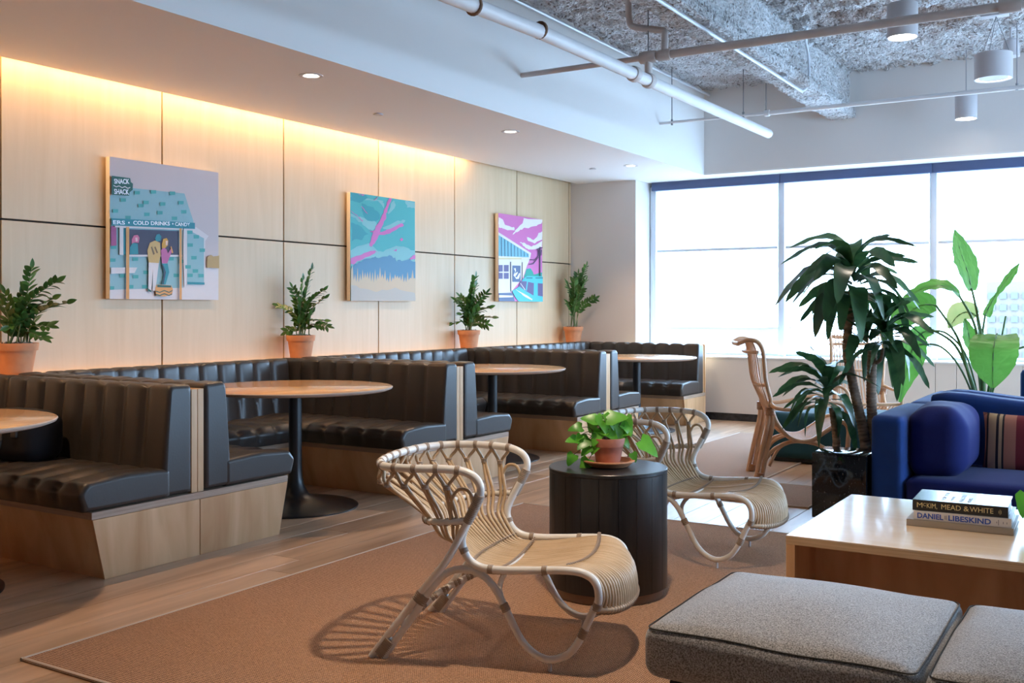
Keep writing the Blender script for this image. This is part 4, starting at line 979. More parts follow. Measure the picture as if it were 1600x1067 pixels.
    for i in range(NC + 1):
        p = FR(min(0.985, max(0.015, i / NC))); ring_ = [p + Vector((0.0135 * math.cos(a), 0.004 * math.sin(a), 0.0145 * math.sin(a))) for a in [j * PI / 4 for j in range(9)]]; m_.tube(ring_, 0.0025, 4)
    m_.build('lacing', M['binding'], t, smooth=80)
    m_ = MB()
    for i in range(2 * NP + 1):
        p = MD(0.02 + 0.96 * i / (2 * NP)); ring_ = [p + Vector((0.0115 * math.cos(a), 0.0115 * math.cos(a) * 0.3 + 0.004 * math.sin(a), 0.0125 * math.sin(a))) for a in [j * PI / 4 for j in range(9)]]; m_.tube(ring_, 0.0022, 4)
    m_.build('lacing', M['binding'], t, smooth=80)
    return t
ch = rattan_chair(); ch.location = (-2.42, 3.15, RZ); ch.rotation_euler = (0, 0, math.radians(15)); ch['group'] = 'white rattan lounge chairs'
ch['label'] = 'white framed rattan lounge chair nearest the camera, left of the black drum table'
c2 = copy_tree(ch); c2.location = (-2.395, 4.955, RZ); c2.rotation_euler = (0, 0, math.radians(1.5))
c2['label'] = 'white framed rattan lounge chair partly behind the pothos and black drum table'

# ================================================================== DRUM TABLE AND POTHOS
t = thing('drum_table', 'black stained oak drum side table holding the trailing pothos pot', 'side table', (-2.02, 4.08, RZ))
m_ = MB(); m_.lathe([(0.0, 0.0), (0.243, 0.0), (0.243, 0.045), (0.0, 0.045)], seg=56, cap=False); m_.build('plinth', M['bronze'], t, smooth=40)
for k in range(20):     # staves with fine joints
    a0, a1 = 2 * PI * k / 20 + 0.003, 2 * PI * (k + 1) / 20 - 0.003; vs = []; n = 5
    pts = [(0.259 * math.cos(a0 + (a1 - a0) * i / n), 0.259 * math.sin(a0 + (a1 - a0) * i / n)) for i in range(n + 1)] + [(0.24 * math.cos(a1), 0.24 * math.sin(a1)), (0.24 * math.cos(a0), 0.24 * math.sin(a0))]
    m_ = MB(); m_.prism(pts, 'z', 0.04, 0.532); m_.build('stave', M['black_oak'], t, smooth=30)
m_ = MB(); m_.lathe([(0.0, 0.531), (0.258, 0.531), (0.2605, 0.535), (0.2605, 0.547), (0.258, 0.550), (0.0, 0.550)], seg=64, cap=False); m_.build('tabletop', M['black_oak'], t, smooth=30)
ZT = RZ + 0.550

def leaf_mesh(L, W, fold=0.18, droop=0.5, n=6, tip=1.6, base=0.6, wave=0.0, heart=False, twist=0.0):
    vs = []; fs = []
    x = z = 0; ang = 0
    pts = []
    for i in range(n + 1):
        pts.append((x, z)); ang = -droop * (i + 0.5) / n; x += L / n * math.cos(ang); z += L / n * math.sin(ang)
    for i, (x, z) in enumerate(pts):
        t = i / n
        w_ = W / 2 * (math.sin(PI * min(1, t ** base * 1.0)) ** 0.75 if not heart else max(0.0, (1 - t) ** 0.62 * (1.0 if t > 0.08 else 0.75) * (1.25 if t < 0.35 else 1.15)))
        if i == n: w_ = 0.0006
        if i == 0: w_ = W * (0.05 if not heart else 0.42)
        wz = wave * math.sin(i * 2.1); tw = twist * t
        for sgn in (-1, 1):
            yy = sgn * w_; zz = abs(w_) * fold + wz * sgn
            vs.append((x - (0.10 * L if heart and i == 0 else 0), yy * math.cos(tw) - zz * math.sin(tw) * sgn, z + zz * math.cos(tw) + yy * math.sin(tw)))
        vs.append((x, 0, z))
    for i in range(n):
        a = 3 * i; fs += [(a, a + 3, a + 5, a + 2), (a + 2, a + 5, a + 4, a + 1)]
    return vs, fs
def mesh_of(name, v, f, m):
    me = bpy.data.meshes.new(name); me.from_pydata(v, [], f); me.materials.append(m); me.polygons.foreach_set('use_smooth', [True] * len(me.polygons)); me.update(); return me
def put(name, me, parent, loc, d, up=Vector((0, 0, 1)), s=1.0, sy=1.0):
    o = bpy.data.objects.new(name, me); C.objects.link(o); o.parent = parent
    X = Vector(d).normalized(); Y = up.cross(X)
    if Y.length < 1e-3: Y = Vector((0, 1, 0)).cross(X)
    Y.normalize(); Z = X.cross(Y)
    R3 = Matrix((X, Y, Z)).transposed().to_4x4(); o.matrix_local = Matrix.Translation(loc) @ R3 @ Matrix.Diagonal((s, s * sy, s, 1)); return o
def pot(t, r0, r1, h, rim, m=None, soil=0.02, z0=0.0):
    m = m or M['terracotta']; rr = r1
    m_ = MB(); m_.lathe([(0.0, z0), (r0, z0), (r0 + (rr - r0) * 0.72, z0 + h - rim), (rr, z0 + h - rim), (rr * 1.045, z0 + h - 0.004), (rr * 1.03, z0 + h), (rr * 0.92, z0 + h), (rr * 0.88, z0 + h - 0.03)], seg=40, cap=False); m_.build('pot', m, t, smooth=35)
    m_ = MB(); n = 24; vs = [(0, 0, z0 + h - soil + 0.006)]; fs = []
    for k in range(n): vs.append((rr * 0.9 * math.cos(2 * PI * k / n), rr * 0.9 * math.sin(2 * PI * k / n), z0 + h - soil))
    for k in range(n): fs.append((0, 1 + k, 1 + (k + 1) % n))
    m_.add(vs, fs); m_.build('soil', M['soil'], t)
CR = Vector((math.cos(YAW), math.sin(YAW), 0)); CF = Vector((-math.sin(YAW), math.cos(YAW), 0))
t = thing('potted_pothos', 'trailing bright green pothos in a terracotta pot on a saucer, on the black drum table', 'potted plant', (-2.02, 4.08, ZT + 0.001))
m_ = MB(); m_.lathe([(0.0, 0.0), (0.085, 0.0), (0.095, 0.006), (0.114, 0.022), (0.119, 0.024), (0.119, 0.029), (0.106, 0.029), (0.088, 0.012), (0.0, 0.012)], seg=44, cap=False); m_.build('saucer', M['terracotta'], t, smooth=40)
pot(t, 0.052, 0.073, 0.112, 0.036, M['terracotta_red'], z0=0.013)
HM = [mesh_of('leaf', *leaf_mesh(0.075, 0.058, 0.16, dr, 7, heart=True), M['pothos']) for dr in (0.35, 0.7, 1.0)]
random.seed(21)
LV = [(430, 262, 1.0, -0.3), (565, 240, .75, .2), (800, 245, 1.35, .1), (258, 375, .9, -.4), (215, 530, .85, -.5), (195, 788, .85, -.3), (650, 350, 1.3, 0), (470, 370, .9, .1), (820, 410, 1.2, .2), (950, 385, 1.1, .3), (365, 575, 1.1, -.2), (530, 500, 1.1, -.1), (885, 545, 1.2, .2), (500, 650, .75, -.2), (390, 670, .8, -.1), (375, 865, 1.0, -.3), (1225, 650, 1.45, .5), (1022, 770, .65, .3), (960, 300, .7, .4), (740, 480, .9, 0), (640, 450, .9, 0), (590, 410, .85, .1), (300, 505, .55, -.2), (720, 300, 1.0, .4), (600, 320, .9, .5), (850, 330, 1.0, .5), (700, 400, 1.0, .3), (900, 450, .9, .4), (500, 320, .9, .5)]
KP = 4.54 / 1604
for i, (zx, zy, s, dp) in enumerate(LV):
    px, py = 870 + zx / 8.205, 620 + zy / 8.205; lat = (px - 954) * KP; z = 1.25 - (py - 484) * KP - (ZT + 0.001)
    c_ = CR * lat - CF * (0.05 - 0.09 * max(0, dp)) + Vector((0, 0, z)); root = Vector((0, 0, 0.11)) + CR * (lat * 0.3) - CF * 0.01
    low = z < 0.09 and abs(lat) > 0.05
    dirn = (CR * (lat * 6 + random.uniform(-.4, .4)) - CF * random.uniform(.1, .5) + Vector((0, 0, -0.9 if low else random.uniform(-.9, .1)))).normalized()
    if zy < 300 and s > .9: dirn = (CR * (0.9 if lat > 0 else -0.7) + Vector((0, 0, .15))).normalized()
    base = c_ - dirn * 0.036 * s
    nrm = (-CF + Vector((0, 0, .9)) + CR * random.uniform(-.3, .3)).normalized()
    put('leaf', random.choice(HM), t, base, dirn, nrm, s * 0.98)
    midp = root.lerp(base, 0.5) + Vector((0, 0, 0.03 if z > 0.05 else 0.01)) - CF * 0.02
    m_ = MB(); m_.tube([root, midp, base], 0.0016, 5, 5); m_.build('stem', M['vine'], t)

# ================================================================== ZZ PLANTS ON THE LEDGE
ZL = [mesh_of('leaf', *leaf_mesh(0.074, 0.034, 0.22, dr, 5, base=0.8), M['zz_leaf']) for dr in (0.15, 0.5, -0.2)]
def zz(y, label, r0, r1, h, tips, bare=0.22, ls=1.0, seed=1, x=-5.868, depth=0.05):
    random.seed(seed)
    t = thing('potted_zz_plant', label, 'potted plant', (x, y, 0.8425), 0, 'terracotta pots of zz plants along the wall ledge')
    pot(t, r0, r1, h, 0.045)
    m_ = MB()
    for k in range(60):
        a, r = random.uniform(0, 2 * PI), r1 * 0.82 * math.sqrt(random.random()); m_.tube([(r * math.cos(a), r * math.sin(a), h - 0.016), (r * math.cos(a + .4) * .9, r * math.sin(a + .4) * .9, h - 0.004 + 0.012 * random.random())], 0.004, 4)
    o = m_.build('moss', M['soil'], t); o['kind'] = 'stuff'
    for (lat, dz) in tips:
        dp = random.uniform(-0.10, 0.02) if lat < 0.2 else random.uniform(-0.06, 0.02)
        d = Vector((-dp, 0, 0)) * 1.3     # towards the room
        tip = CR * lat + Vector((abs(d.x) * 0.8, 0, h + dz)); tip.x = max(tip.x, -0.12)
        b = Vector((random.uniform(-.5, .5) * r1 * 0.6 + tip.x * .1, random.uniform(-.4, .4) * r1 + tip.y * 0.1, h - 0.02))
        mid = b.lerp(tip, 0.5) + Vector((-tip.x * 0.22, -tip.y * 0.22, 0.06 * (1 if abs(lat) > .08 else 0)))
        f = path_at([b, mid, tip], 8); m_ = MB(); m_.tube([f(i / 10) for i in range(11)], lambda q: 0.0055 - 0.0035 * q, 6); fr_ = m_.build('frond', M['zz_stem'], t, smooth=80)
        n = max(4, int(f.L * (1 - bare) / 0.031)); side = Vector((random.uniform(-.5, .5), 1, 0)).normalized()
        if random.random() < 0.5: side = (CR + Vector((0, 0, 0.1))).normalized()
        for k in range(n):
            q = bare + (1 - bare) * (k + 0.5) / n; p = f(q); tg = (f(min(1, q + .03)) - f(q - .03)).normalized()
            sd = (side - tg * side.dot(tg)).normalized(); nn = tg.cross(sd)
            for sgn in (-1, 1):
                dd = (sd * sgn * 0.85 + tg * 0.75 + Vector((0, 0, random.uniform(-.15, .2)))).normalized()
                put('leaf', random.choice(ZL), fr_, p, dd, (nn * (1 if nn.z > 0 else -1) + tg * 0.3 + Vector((0.3, 0, 0.2))).normalized(), ls * (1.0 - 0.35 * abs(q - 0.6)) * random.uniform(.85, 1.15))
        put('leaf', ZL[0], fr_, f(1.0), (f(1) - f(.95)).normalized(), Vector((1, 0, .3)), ls * .9)
    return t
zz(3.745, 'potted zz plant with wide arching fronds, at the left edge of the picture', 0.085, 0.122, 0.205, [(.04, .449), (.234, .372), (.30, .245), (.165, .10), (-.08, .30), (-.14, .24), (-.1, .1), (.16, .27), (.02, .29), (.13, .03), (.06, .18), (-.02, .15)], ls=1.05, seed=5)
zz(6.225, 'potted zz plant between the kiosk and the turquoise foliage canvases, two thin upright fronds', 0.082, 0.113, 0.200, [(.075, .534), (-.046, .446), (-.133, .38), (-.246, .238), (.125, .363), (.158, .30), (.167, .12), (.146, .07), (-.125, .03), (.08, .18), (-.075, .15), (0.02, .26)], ls=0.95, seed=6)
zz(8.67, 'bushy potted zz plant left of the pink sky canvas', 0.082, 0.113, 0.200, [(-.02, .53), (.03, .44), (.085, .376), (-.17, .297), (-.117, .33), (-.196, .07), (-.148, .16), (.2, .13), (.143, .06), (.138, .228), (.074, .31), (-.05, .29), (-.07, .2), (.02, .16)], ls=1.15, seed=7)
zz(10.86, 'tallest potted zz plant with long bare stalks, in the corner by the far pillar', 0.083, 0.115, 0.205, [(.15, .72), (.05, .63), (-.106, .517), (-.04, .567), (.243, .336), (-.10, .28), (.04, .45), (-.02, .33), (.09, .55)], bare=0.38, ls=1.1, seed=8, x=-5.84)

# ================================================================== COFFEE TABLE AND BOOKS
t = thing('coffee_table', 'low birch plywood coffee table with the stack of books on it', 'coffee table', (-1.125, 3.74, RZ))
TL, TD, TH, TT = 1.75, 0.985, 0.412, 0.032
m_ = MB(); m_.box(0, TL, 0, TD, TH - 0.006, TH); m_.build('tabletop', M['birch'], t, bevel=0.001, seg=1)
m_ = MB(); m_.box(0, TL, 0, TD, TH - TT, TH - 0.0062); m_.build('top_edge', M['birch_edge'], t)
for x0 in (0, TL - TT): m_ = MB(); m_.box(x0, x0 + TT, 0, TD, 0, TH - TT - 0.0005); m_.build('side_panel', M['birch_edge'] if False else M['booth_wood'], t, bevel=0.001, seg=1)
m_ = MB(); m_.box(TT, TL - TT, 0.27, 0.295, 0.02, TH - TT - 0.0005); m_.build('back_panel', M['booth_wood'], t)
m_ = MB(); m_.box(TT, TL - TT, 0.70, 0.72, 0.02, TH - TT - 0.0005); m_.build('back_panel', M['booth_wood'], t)
m_ = MB(); m_.box(TT, TL - TT, 0.27, 0.72, 0.02, 0.045); m_.build('lower_shelf', M['booth_wood'], t)
m_ = MB(); m_.box(0.30, 0.42, 0.40, 0.44, 0.0, 0.02); m_.build('foot', M['black_metal'], t)
BZ = RZ + TH + 0.0005
def book(label, x, y, z, w_, d_, h_, rz, cover, spine, pages=True):
    t = thing('book', label, 'book', (x, y, z), rz, 'books stacked on the coffee table')
    m_ = MB(); m_.box(0, w_, 0, d_, 0, 0.0028); m_.box(0, w_, 0, d_, h_ - 0.0028, h_); m_.build('cover', cover, t, bevel=0.0006, seg=1)
    m_ = MB(); m_.box(0, w_, 0, 0.003, 0.0, h_); m_.build('spine', spine, t, bevel=0.001, seg=1)
    m_ = MB(); m_.box(0.004, w_ - 0.005, 0.003, d_ - 0.005, 0.0028, h_ - 0.0028); m_.build('pages', M['pages'], t); return t
R2 = math.radians(1.8)
b3 = book('wide taupe grey book with a blank spine, bottom of the stack', -0.782, 4.150, BZ, 0.372, 0.30, 0.0255, R2, M['bk_grey'], M['bk_grey'])
b2 = book('pale book with bold blue spine lettering, middle of the stack', -0.757, 4.158, BZ + 0.026, 0.338, 0.27, 0.033, R2 + 0.004, M['bk_white'], M['bk_white'])
b1 = book('thick book with black spine, gold lettering and slate cover, top of the stack', -0.762, 4.163, BZ + 0.0595, 0.332, 0.255, 0.041, R2 + 0.008, M['bk_cover'], M['bk_black'])
SP = Matrix.Rotation(PI / 2, 4, 'X')
def spine_text(b, s, x, z, size, m, sx=1.0, bold=0.0, name='lettering', width=None):
    o = text_obj(name, s, size, m, b, Matrix.Identity(4), bold=bold)
    w0 = max(v.co.x for v in o.data.vertices); k = (width / w0) if width else sx
    o.matrix_local = Matrix.Translation((x, -0.0006, z)) @ SP @ Matrix.Diagonal((k, 1, 1, 1)); return o
spine_text(b1, 'M', 0.014, 0.0125, 0.027, M['gold'], width=0.022)
spine_text(b1, 'C', 0.0375, 0.0185, 0.017, M['gold'], width=0.011)
spine_text(b1, 'KIM,', 0.050, 0.0125, 0.027, M['gold'], width=0.038)
spine_text(b1, 'MEAD', 0.101, 0.0125, 0.027, M['gold'], width=0.070)
spine_text(b1, '&', 0.180, 0.0125, 0.027, M['gold'], width=0.019)
spine_text(b1, 'WHITE', 0.202, 0.0125, 0.027, M['gold'], width=0.080)
for k, hh in enumerate((0.010, 0.019, 0.013)): m_ = MB(); m_.box(0.300 + k * 0.004, 0.3012 + k * 0.004, -0.0004, 0.0, 0.020 - hh / 2, 0.020 + hh / 2); m_.build('spine_mark', M['gold'], b1)
spine_text(b2, 'DANIEL', 0.012, 0.0065, 0.0275, M['blue_ink'], width=0.094, bold=0.0007)
spine_text(b2, 'LIBESKIND', 0.122, 0.0065, 0.0275, M['blue_ink'], width=0.148, bold=0.0007)
for (x, z, hh) in ((0.1105, 0.016, 0.014), (0.1155, 0.016, 0.016), (0.288, 0.016, 0.006), (0.294, 0.016, 0.020), (0.310, 0.016, 0.008), (0.322, 0.016, 0.007)):
    m_ = MB(); m_.box(x, x + 0.002, -0.0004, 0, z - hh / 2, z + hh / 2); m_.build('spine_mark', M['dark_ink'], b2)
for (s_, x, size, wd) in (('McKIM, MEAD', 0.112, 0.022, 0.19), ('& WHITE', 0.140, 0.016, 0.11), ('SELECTED', 0.175, 0.022, 0.16), ('WORKS', 0.202, 0.018, 0.10)):
    o = text_obj('lettering', s_, size, M['white_ink'], b1, Matrix.Identity(4)); w0 = max(v.co.x for v in o.data.vertices)
    o.matrix_local = Matrix.Translation((x, 0.03, 0.0413)) @ Matrix.Rotation(PI / 2, 4, 'Z') @ Matrix.Diagonal((wd / w0, 1, 1, 1))
# second pothos at the right edge
t = thing('potted_pothos', 'pothos vine reaching in from the right edge beside the books', 'potted plant', (-0.27, 4.28, BZ))
pot(t, 0.055, 0.078, 0.12, 0.036, M['terracotta'])
for (dx, dy, z, s, dd) in ((-0.105, 0.0, 0.135, 1.25, (-.3, -.3, -.9)), (-0.085, 0.0, 0.145, 1.1, (.5, -.4, .5)), (-0.07, -0.04, 0.10, 1.2, (-.2, -.3, -.9)), (-0.055, 0.0, 0.165, 1.2, (.6, -.2, .4)), (-0.03, -0.05, 0.15, 1.2, (-.2, -.5, -.6)), (0.02, 0, .17, 1.2, (.4, -.3, .5)), (0.05, .03, .16, 1.2, (.8, 0, .1)), (-.06, .05, .19, 1.1, (-.6, .3, .5)), (-.04, -.02, .075, 1.1, (-.1, -.4, -.9)), (-.08, .02, .07, 1.0, (-.3, -.1, -.9))):
    b_ = Vector((dx, dy, z)); m_ = MB(); m_.tube([(0, 0, 0.10), (dx * .5, dy * .5, max(z, .13) + 0.04), b_], 0.0017, 5, 5); m_.build('stem', M['vine'], t)
    put('leaf', HM[len(t.name) % 3 if z < .12 else 1], t, b_, dd, Vector((-.2, -.8, .6)), s)
m_ = MB(); m_.tube([(-0.06, 0, 0.13), (-0.105, -0.01, 0.10), (-0.10, -0.02, 0.05), (-0.06, -0.03, 0.012), (-0.03, -0.05, 0.006)], 0.0015, 5, 6); m_.build('stem', M['bop_stem'], t)

# ================================================================== GREY WOOL OTTOMANS
def ottoman(x0, x1, y0, y1, label):
    cx_, cy_ = (x0 + x1) / 2, (y0 + y1) / 2; hx, hy = (x1 - x0) / 2, (y1 - y0) / 2
    t = thing('ottoman', label, 'ottoman', (cx_, cy_, RZ), 0, 'grey wool ottomans in the foreground')
    m_ = MB(); puff(m_, hx - 0.05, hy - 0.05, 0.105, 0.03, n=6, mtx=Matrix.Translation((0, 0, 0.128))); m_.build('base', M['blue_dark'] if False else M['bag'], t, smooth=60)
    for a in (-1, 1):
        for b in (-1, 1): m_ = MB(); m_.lathe([(0.022, 0), (0.026, 0.026)], (a * (hx - 0.1), b * (hy - 0.1), 0), 12); m_.build('leg', M['black_metal'], t)
    m_ = MB(); puff(m_, hx, hy, 0.072, 0.038, bz=0.042, bx=0.012, by=0.012, n=26, mtx=Matrix.Translation((0, 0, 0.298)), ir=0.005)
    cu = m_.build('cushion', M['grey_wool'], t, smooth=80)
    m_ = MB(); r = 0.030; q = []
    hx2, hy2 = hx - 0.009, hy - 0.009
    for (sx_, sy_, a0) in ((1, -1, -PI / 2), (1, 1, 0), (-1, 1, PI / 2), (-1, -1, PI)):
        for k in range(5): a = a0 + k * PI / 8; q.append((sx_ * (hx2 - r) + r * math.cos(a), sy_ * (hy2 - r) + r * math.sin(a), 0.063))
    q.append(q[0]); q2 = []
    for a, b in zip(q[:-1], q[1:]):
        kk = max(1, int(math.dist(a, b) / 0.04))
        for j in range(kk): q2.append([a[c] + (b[c] - a[c]) * j / kk for c in range(3)])
    q2.append(list(q[0])); q = []
    for (a, b, c_) in q2:
        X, Y, Z = a / hx, b / hy, c_ / 0.072
        a2 = a + 0.012 * X * (1 - Y * Y) * (1 - Z * Z); b2 = b + 0.012 * Y * (1 - X * X) * (1 - Z * Z)
        q.append((a2, b2, c_ + 0.005 * noise.noise(Vector((a * 5, b * 5, c_ * 5))) + 0.298 + 0.001))
    m_.tube(q, 0.0022, 6); m_.build('piping', M['wool_seam'], cu, smooth=80)
    return t
ottoman(-1.185, -0.462, 2.60, 3.33, 'square grey wool ottoman in the foreground with its left corner in view')
ottoman(-0.452, 0.27, 2.60, 3.33, 'square grey wool ottoman cut off by the bottom right corner')

# ================================================================== MARBLE PLINTH, PLANTER AND DRACAENA
t = thing('marble_plinth', 'low black marble block table between the coffee table and the blue sofa', 'side table', (-1.70, 6.17, RZ))
m_ = MB(); m_.box(0, 0.315, 0, 0.33, 0, 0.388); m_.build('block', M['marble'], t, bevel=0.003)
def bark_trunk(mb, pts, r0, r1):
    P_ = path_at(pts, 8); n = int(P_.L / 0.022); q = []; rr = []
    for k in range(n):
        for (u, g) in ((0, 0.93), (0.5, 1.03), (0.95, 1.0)): q.append(P_((k + u) / n)); rr.append((r0 + (r1 - r0) * (k + u) / n) * g)
    m = len(q) - 1; mb.tube(q, lambda t: rr[int(round(t * m))], 12); return P_
t = thing('dracaena', 'tall dracaena with three bare trunks and drooping dark leaf crowns behind the marble block', 'potted plant', (-1.61, 7.0, 0.0))
m_ = MB(); m_.lathe([(0, 0), (0.16, 0), (0.185, 0.27), (0.178, 0.275), (0.17, 0.26)], seg=36, cap=False); m_.build('planter', M['black_metal'], t, smooth=40)
m_ = MB(); m_.lathe([(0.0, 0.25), (0.172, 0.245)], seg=24, cap=False); m_.build('soil', M['soil'], t)
DL = {}
def strap(L, W, e0, drop, n=12, roll=0.0, fold=0.2, knee=0.35):
    """leaf that leaves the crown at slope 0, runs out and then falls; blade rolls to show its face"""
    vs = []; fs = []; x = z = 0.0; P_ = []
    for i in range(n + 1):
        q = i / n; P_.append((x, z)); ang = -drop / (1 + math.exp(-(q - knee) * 11)) + 0.08; x += L / n * math.cos(ang); z += L / n * math.sin(ang)
    for i, (x, z) in enumerate(P_):
        q = i / n; w_ = W / 2 * max(0.02, (math.sin(PI * min(1.0, q ** 0.62 * 0.985)) ** 0.65) * (0.35 + 0.65 * min(1, q * 3.2)))
        if i == n: w_ = 0.001
        a = roll * q; wv = 0.05 * math.sin(i * 1.9) * w_ * 2
        j = min(i, n - 1); tx, tz = P_[j + 1][0] - P_[j][0], P_[j + 1][1] - P_[j][1]; l = math.hypot(tx, tz); nx, nz = -tz / l, tx / l
        for sg in (-1, 1):
            yy, hh = sg * w_ * math.cos(a) - fold * w_ * math.sin(a) * sg, fold * w_ * math.cos(a) + sg * w_ * math.sin(a) + wv * sg
            vs.append((x + nx * hh, yy, z + nz * hh))
        vs.append((x, 0, z))
    for i in range(n):
        a = 3 * i; fs += [(a, a + 3, a + 5, a + 2), (a + 2, a + 5, a + 4, a + 1)]
    return vs, fs
for nm, L_, W_, dr, rl in (('a', 0.58, 0.112, 1.25, 0.7), ('b', 0.62, 0.122, 1.4, -0.8), ('c', 0.48, 0.092, 0.9, 1.0), ('d', 0.62, 0.112, 1.5, 0.3), ('e', 0.50, 0.106, 1.4, -0.5), ('f', 0.34, 0.062, 0.3, 0.3)):
    DL[nm] = mesh_of('leaf', *strap(L_, W_, 0, dr, roll=rl), M['drac_leaf'])
def crown(t, c, n, elev, kinds, s0, seed, tilt=(0, 0), spread=0.12):
    random.seed(seed)
    for k in range(n):
        a = k * 2.39996 + random.uniform(-.3, .3); q = k / n; el = elev[0] + (elev[1] - elev[0]) * q + random.uniform(-.12, .12)
        d = Vector((math.cos(a) * math.cos(el) + tilt[0], math.sin(a) * math.cos(el) + tilt[1], math.sin(el)))
        put('leaf', DL[kinds[k % len(kinds)]], t, Vector(c) + Vector((0, 0, spread * (q - 0.5))) + d.normalized() * 0.012, d, Vector((0, 0, 1)), s0 * random.uniform(.8, 1.15))
m_ = MB(); bark_trunk(m_, [(0.05, 0.0, 0.20), (0.02, 0, 0.45), (-0.05, 0.02, 0.75), (-0.085, 0, 1.0), (-0.055, 0, 1.30), (-0.045, 0, 1.40)], 0.036, 0.027); tr = m_.build('trunk', M['bark'], t, smooth=60)
crown(t, (-0.045, 0, 1.45), 44, (-0.15, 1.0), 'baebc', 0.90, 31, spread=0.22)
m_ = MB(); bark_trunk(m_, [(0.075, 0.03, 0.20), (0.075, 0.03, 0.45), (0.065, 0.03, 0.70), (0.075, 0.02, 0.98)], 0.037, 0.031); m_.build('trunk', M['bark'], t, smooth=60)
m_ = MB(); bark_trunk(m_, [(0.10, 0.02, 0.90), (0.135, 0.0, 0.93), (0.145, 0, 1.0)], 0.014, 0.010); m_.build('side_shoot', M['bark'], t, smooth=60)
crown(t, (0.05, 0.0, 1.06), 14, (0.3, 1.35), 'cfe', 0.75, 32, spread=0.10)
crown(t, (0.16, -0.02, 1.08), 34, (-0.4, 1.2), 'ceac', 0.74, 33, tilt=(0.25, 0), spread=0.16)
m_ = MB(); bark_trunk(m_, [(-0.13, -0.05, 0.20), (-0.14, -0.06, 0.40), (-0.165, -0.06, 0.60)], 0.027, 0.025); m_.build('trunk', M['bark'], t, smooth=60)
crown(t, (-0.20, -0.06, 0.69), 34, (-0.4, 1.2), 'ceac', 0.72, 34, tilt=(-0.35, -0.05), spread=0.14)

# ================================================================== BLUE SOFAS
def sofa(x0, x1, y0, y1, flip, label, pillows=True):
    """seat opens towards -y (flip=1) or +y (flip=-1); left arm at x0"""
    yb = y1 if flip > 0 else y0
    t = thing('sofa', label, 'sofa', (x0, yb, 0.0), 0 , 'blue velvet sofas set back to back'); s = flip
    W, D = x1 - x0, y1 - y0
    m_ = MB(); puff(m_, 0.092, D / 2, 0.292, 0.035, bz=0.012, n=16, mtx=Matrix.Translation((0.092, -s * D / 2, 0.339))); m_.build('arm', M['blue'], t, smooth=80)
    m_ = MB(); puff(m_, W / 2 - 0.10, 0.10, 0.325, 0.05, n=18, mtx=Matrix.Translation((W / 2 + 0.09, -s * 0.105, 0.352)))
    # back rises towards the arm
    m_.v = [(a, b, c_ + (0.045 * math.exp(-((a - 0.30) / 0.32) ** 2) if c_ > 0.5 else 0)) for (a, b, c_) in m_.v]
    m_.build('back', M['blue'], t, smooth=80)
    m_ = MB(); puff(m_, W / 2 - 0.10, D / 2 - 0.10, 0.045, 0.03, n=8, mtx=Matrix.Translation((W / 2 + 0.09, -s * (D / 2 + 0.10), 0.10))); m_.build('base', M['blue_dark'], t, smooth=80)
    for k in range(2):
        w_ = (W - 0.19) / 2; m_ = MB(); puff(m_, w_ / 2 - 0.003, (D - 0.22) / 2, 0.075, 0.04, bz=0.018, n=14, mtx=Matrix.Translation((0.188 + w_ * (k + 0.5), -s * (0.21 + (D - 0.22) / 2), 0.205))); m_.build('seat_cushion', M['blue_dark'], t, smooth=80)
    for a in (0.1, W - 0.1):
        for b in (0.08, D - 0.08): m_ = MB(); m_.lathe([(0.02, 0), (0.026, 0.06)], (a, -s * b, 0), 10); m_.build('leg', M['black_metal'], t)
    return t
s1 = sofa(-1.372, 1.0, 6.20, 7.22, 1, 'royal blue velvet sofa facing the coffee table')
sofa(-1.36, 1.0, 7.24, 8.44, -1, 'royal blue velvet sofa behind the first one, facing the windows')
t = thing('back_cushion', 'big plump blue cushion propped against the left sofa arm', 'cushion', (-1.035, 6.66, 0.262), 0)
m_ = MB(); puff(m_, 0.158, 0.33, 0.205, 0.11, bx=0.02, bz=0.015, n=22, mtx=Matrix.Translation((0, 0, 0.208)), ir=0.03); cu = m_.build('cover', M['blue_dark'], t, smooth=80)
m_ = MB(); q = [(0.128 * math.copysign(abs(math.cos(a)) ** 0.75, math.cos(a)), -0.292, 0.208 + 0.170 * math.copysign(abs(math.sin(a)) ** 0.75, math.sin(a))) for a in [k * PI / 16 for k in range(33)]]; m_.tube(q, 0.004, 6); m_.build('seam', M['blue_dark'], cu, smooth=80)
t = thing('throw_pillow', 'striped tan, rose and dark red pillow at the right edge of the sofa', 'cushion', (-0.615, 6.84, 0.240), 0)
m_ = MB(); n = 16; vs = []; fs = []
for sd in (-1, 1):
    for i in range(n + 1):
        for j in range(n + 1):
            a, b = -1 + 2 * i / n, -1 + 2 * j / n; pin = 1 - 0.10 * (a * a + b * b - a * a * b * b * 1.2) * 0.9; th = 0.075 * ((1 - a ** 4) * (1 - b ** 4)) ** 0.5
            vs.append((a * 0.24 * (1 - 0.07 * (1 - b * b)), sd * th, 0.20 + b * 0.19 * (1 - 0.06 * (1 - a * a))))
for sd in (0, 1):
    o_ = sd * (n + 1) ** 2
    for i in range(n):
        for j in range(n): a = o_ + i * (n + 1) + j; fs.append((a, a + n + 1, a + n + 2, a + 1))
mt_ = Matrix.Rotation(math.radians(-14), 4, 'X'); m_.add([mt_ @ Vector(v) for v in vs], fs); cov = m_.build('cover', M['stripe'], t, smooth=80)
m_ = MB()
for k in range(7): a = -1.2 + k * 0.4; m_.tube([mt_ @ Vector((-0.235, 0, 0.02)), mt_ @ Vector((-0.235 - 0.035 * math.cos(a), -0.01 * k + 0.03, 0.015 - 0.03 * math.sin(a + 1.0)))], 0.005, 5)
m_.build('tassel', M['stripe'], cov)
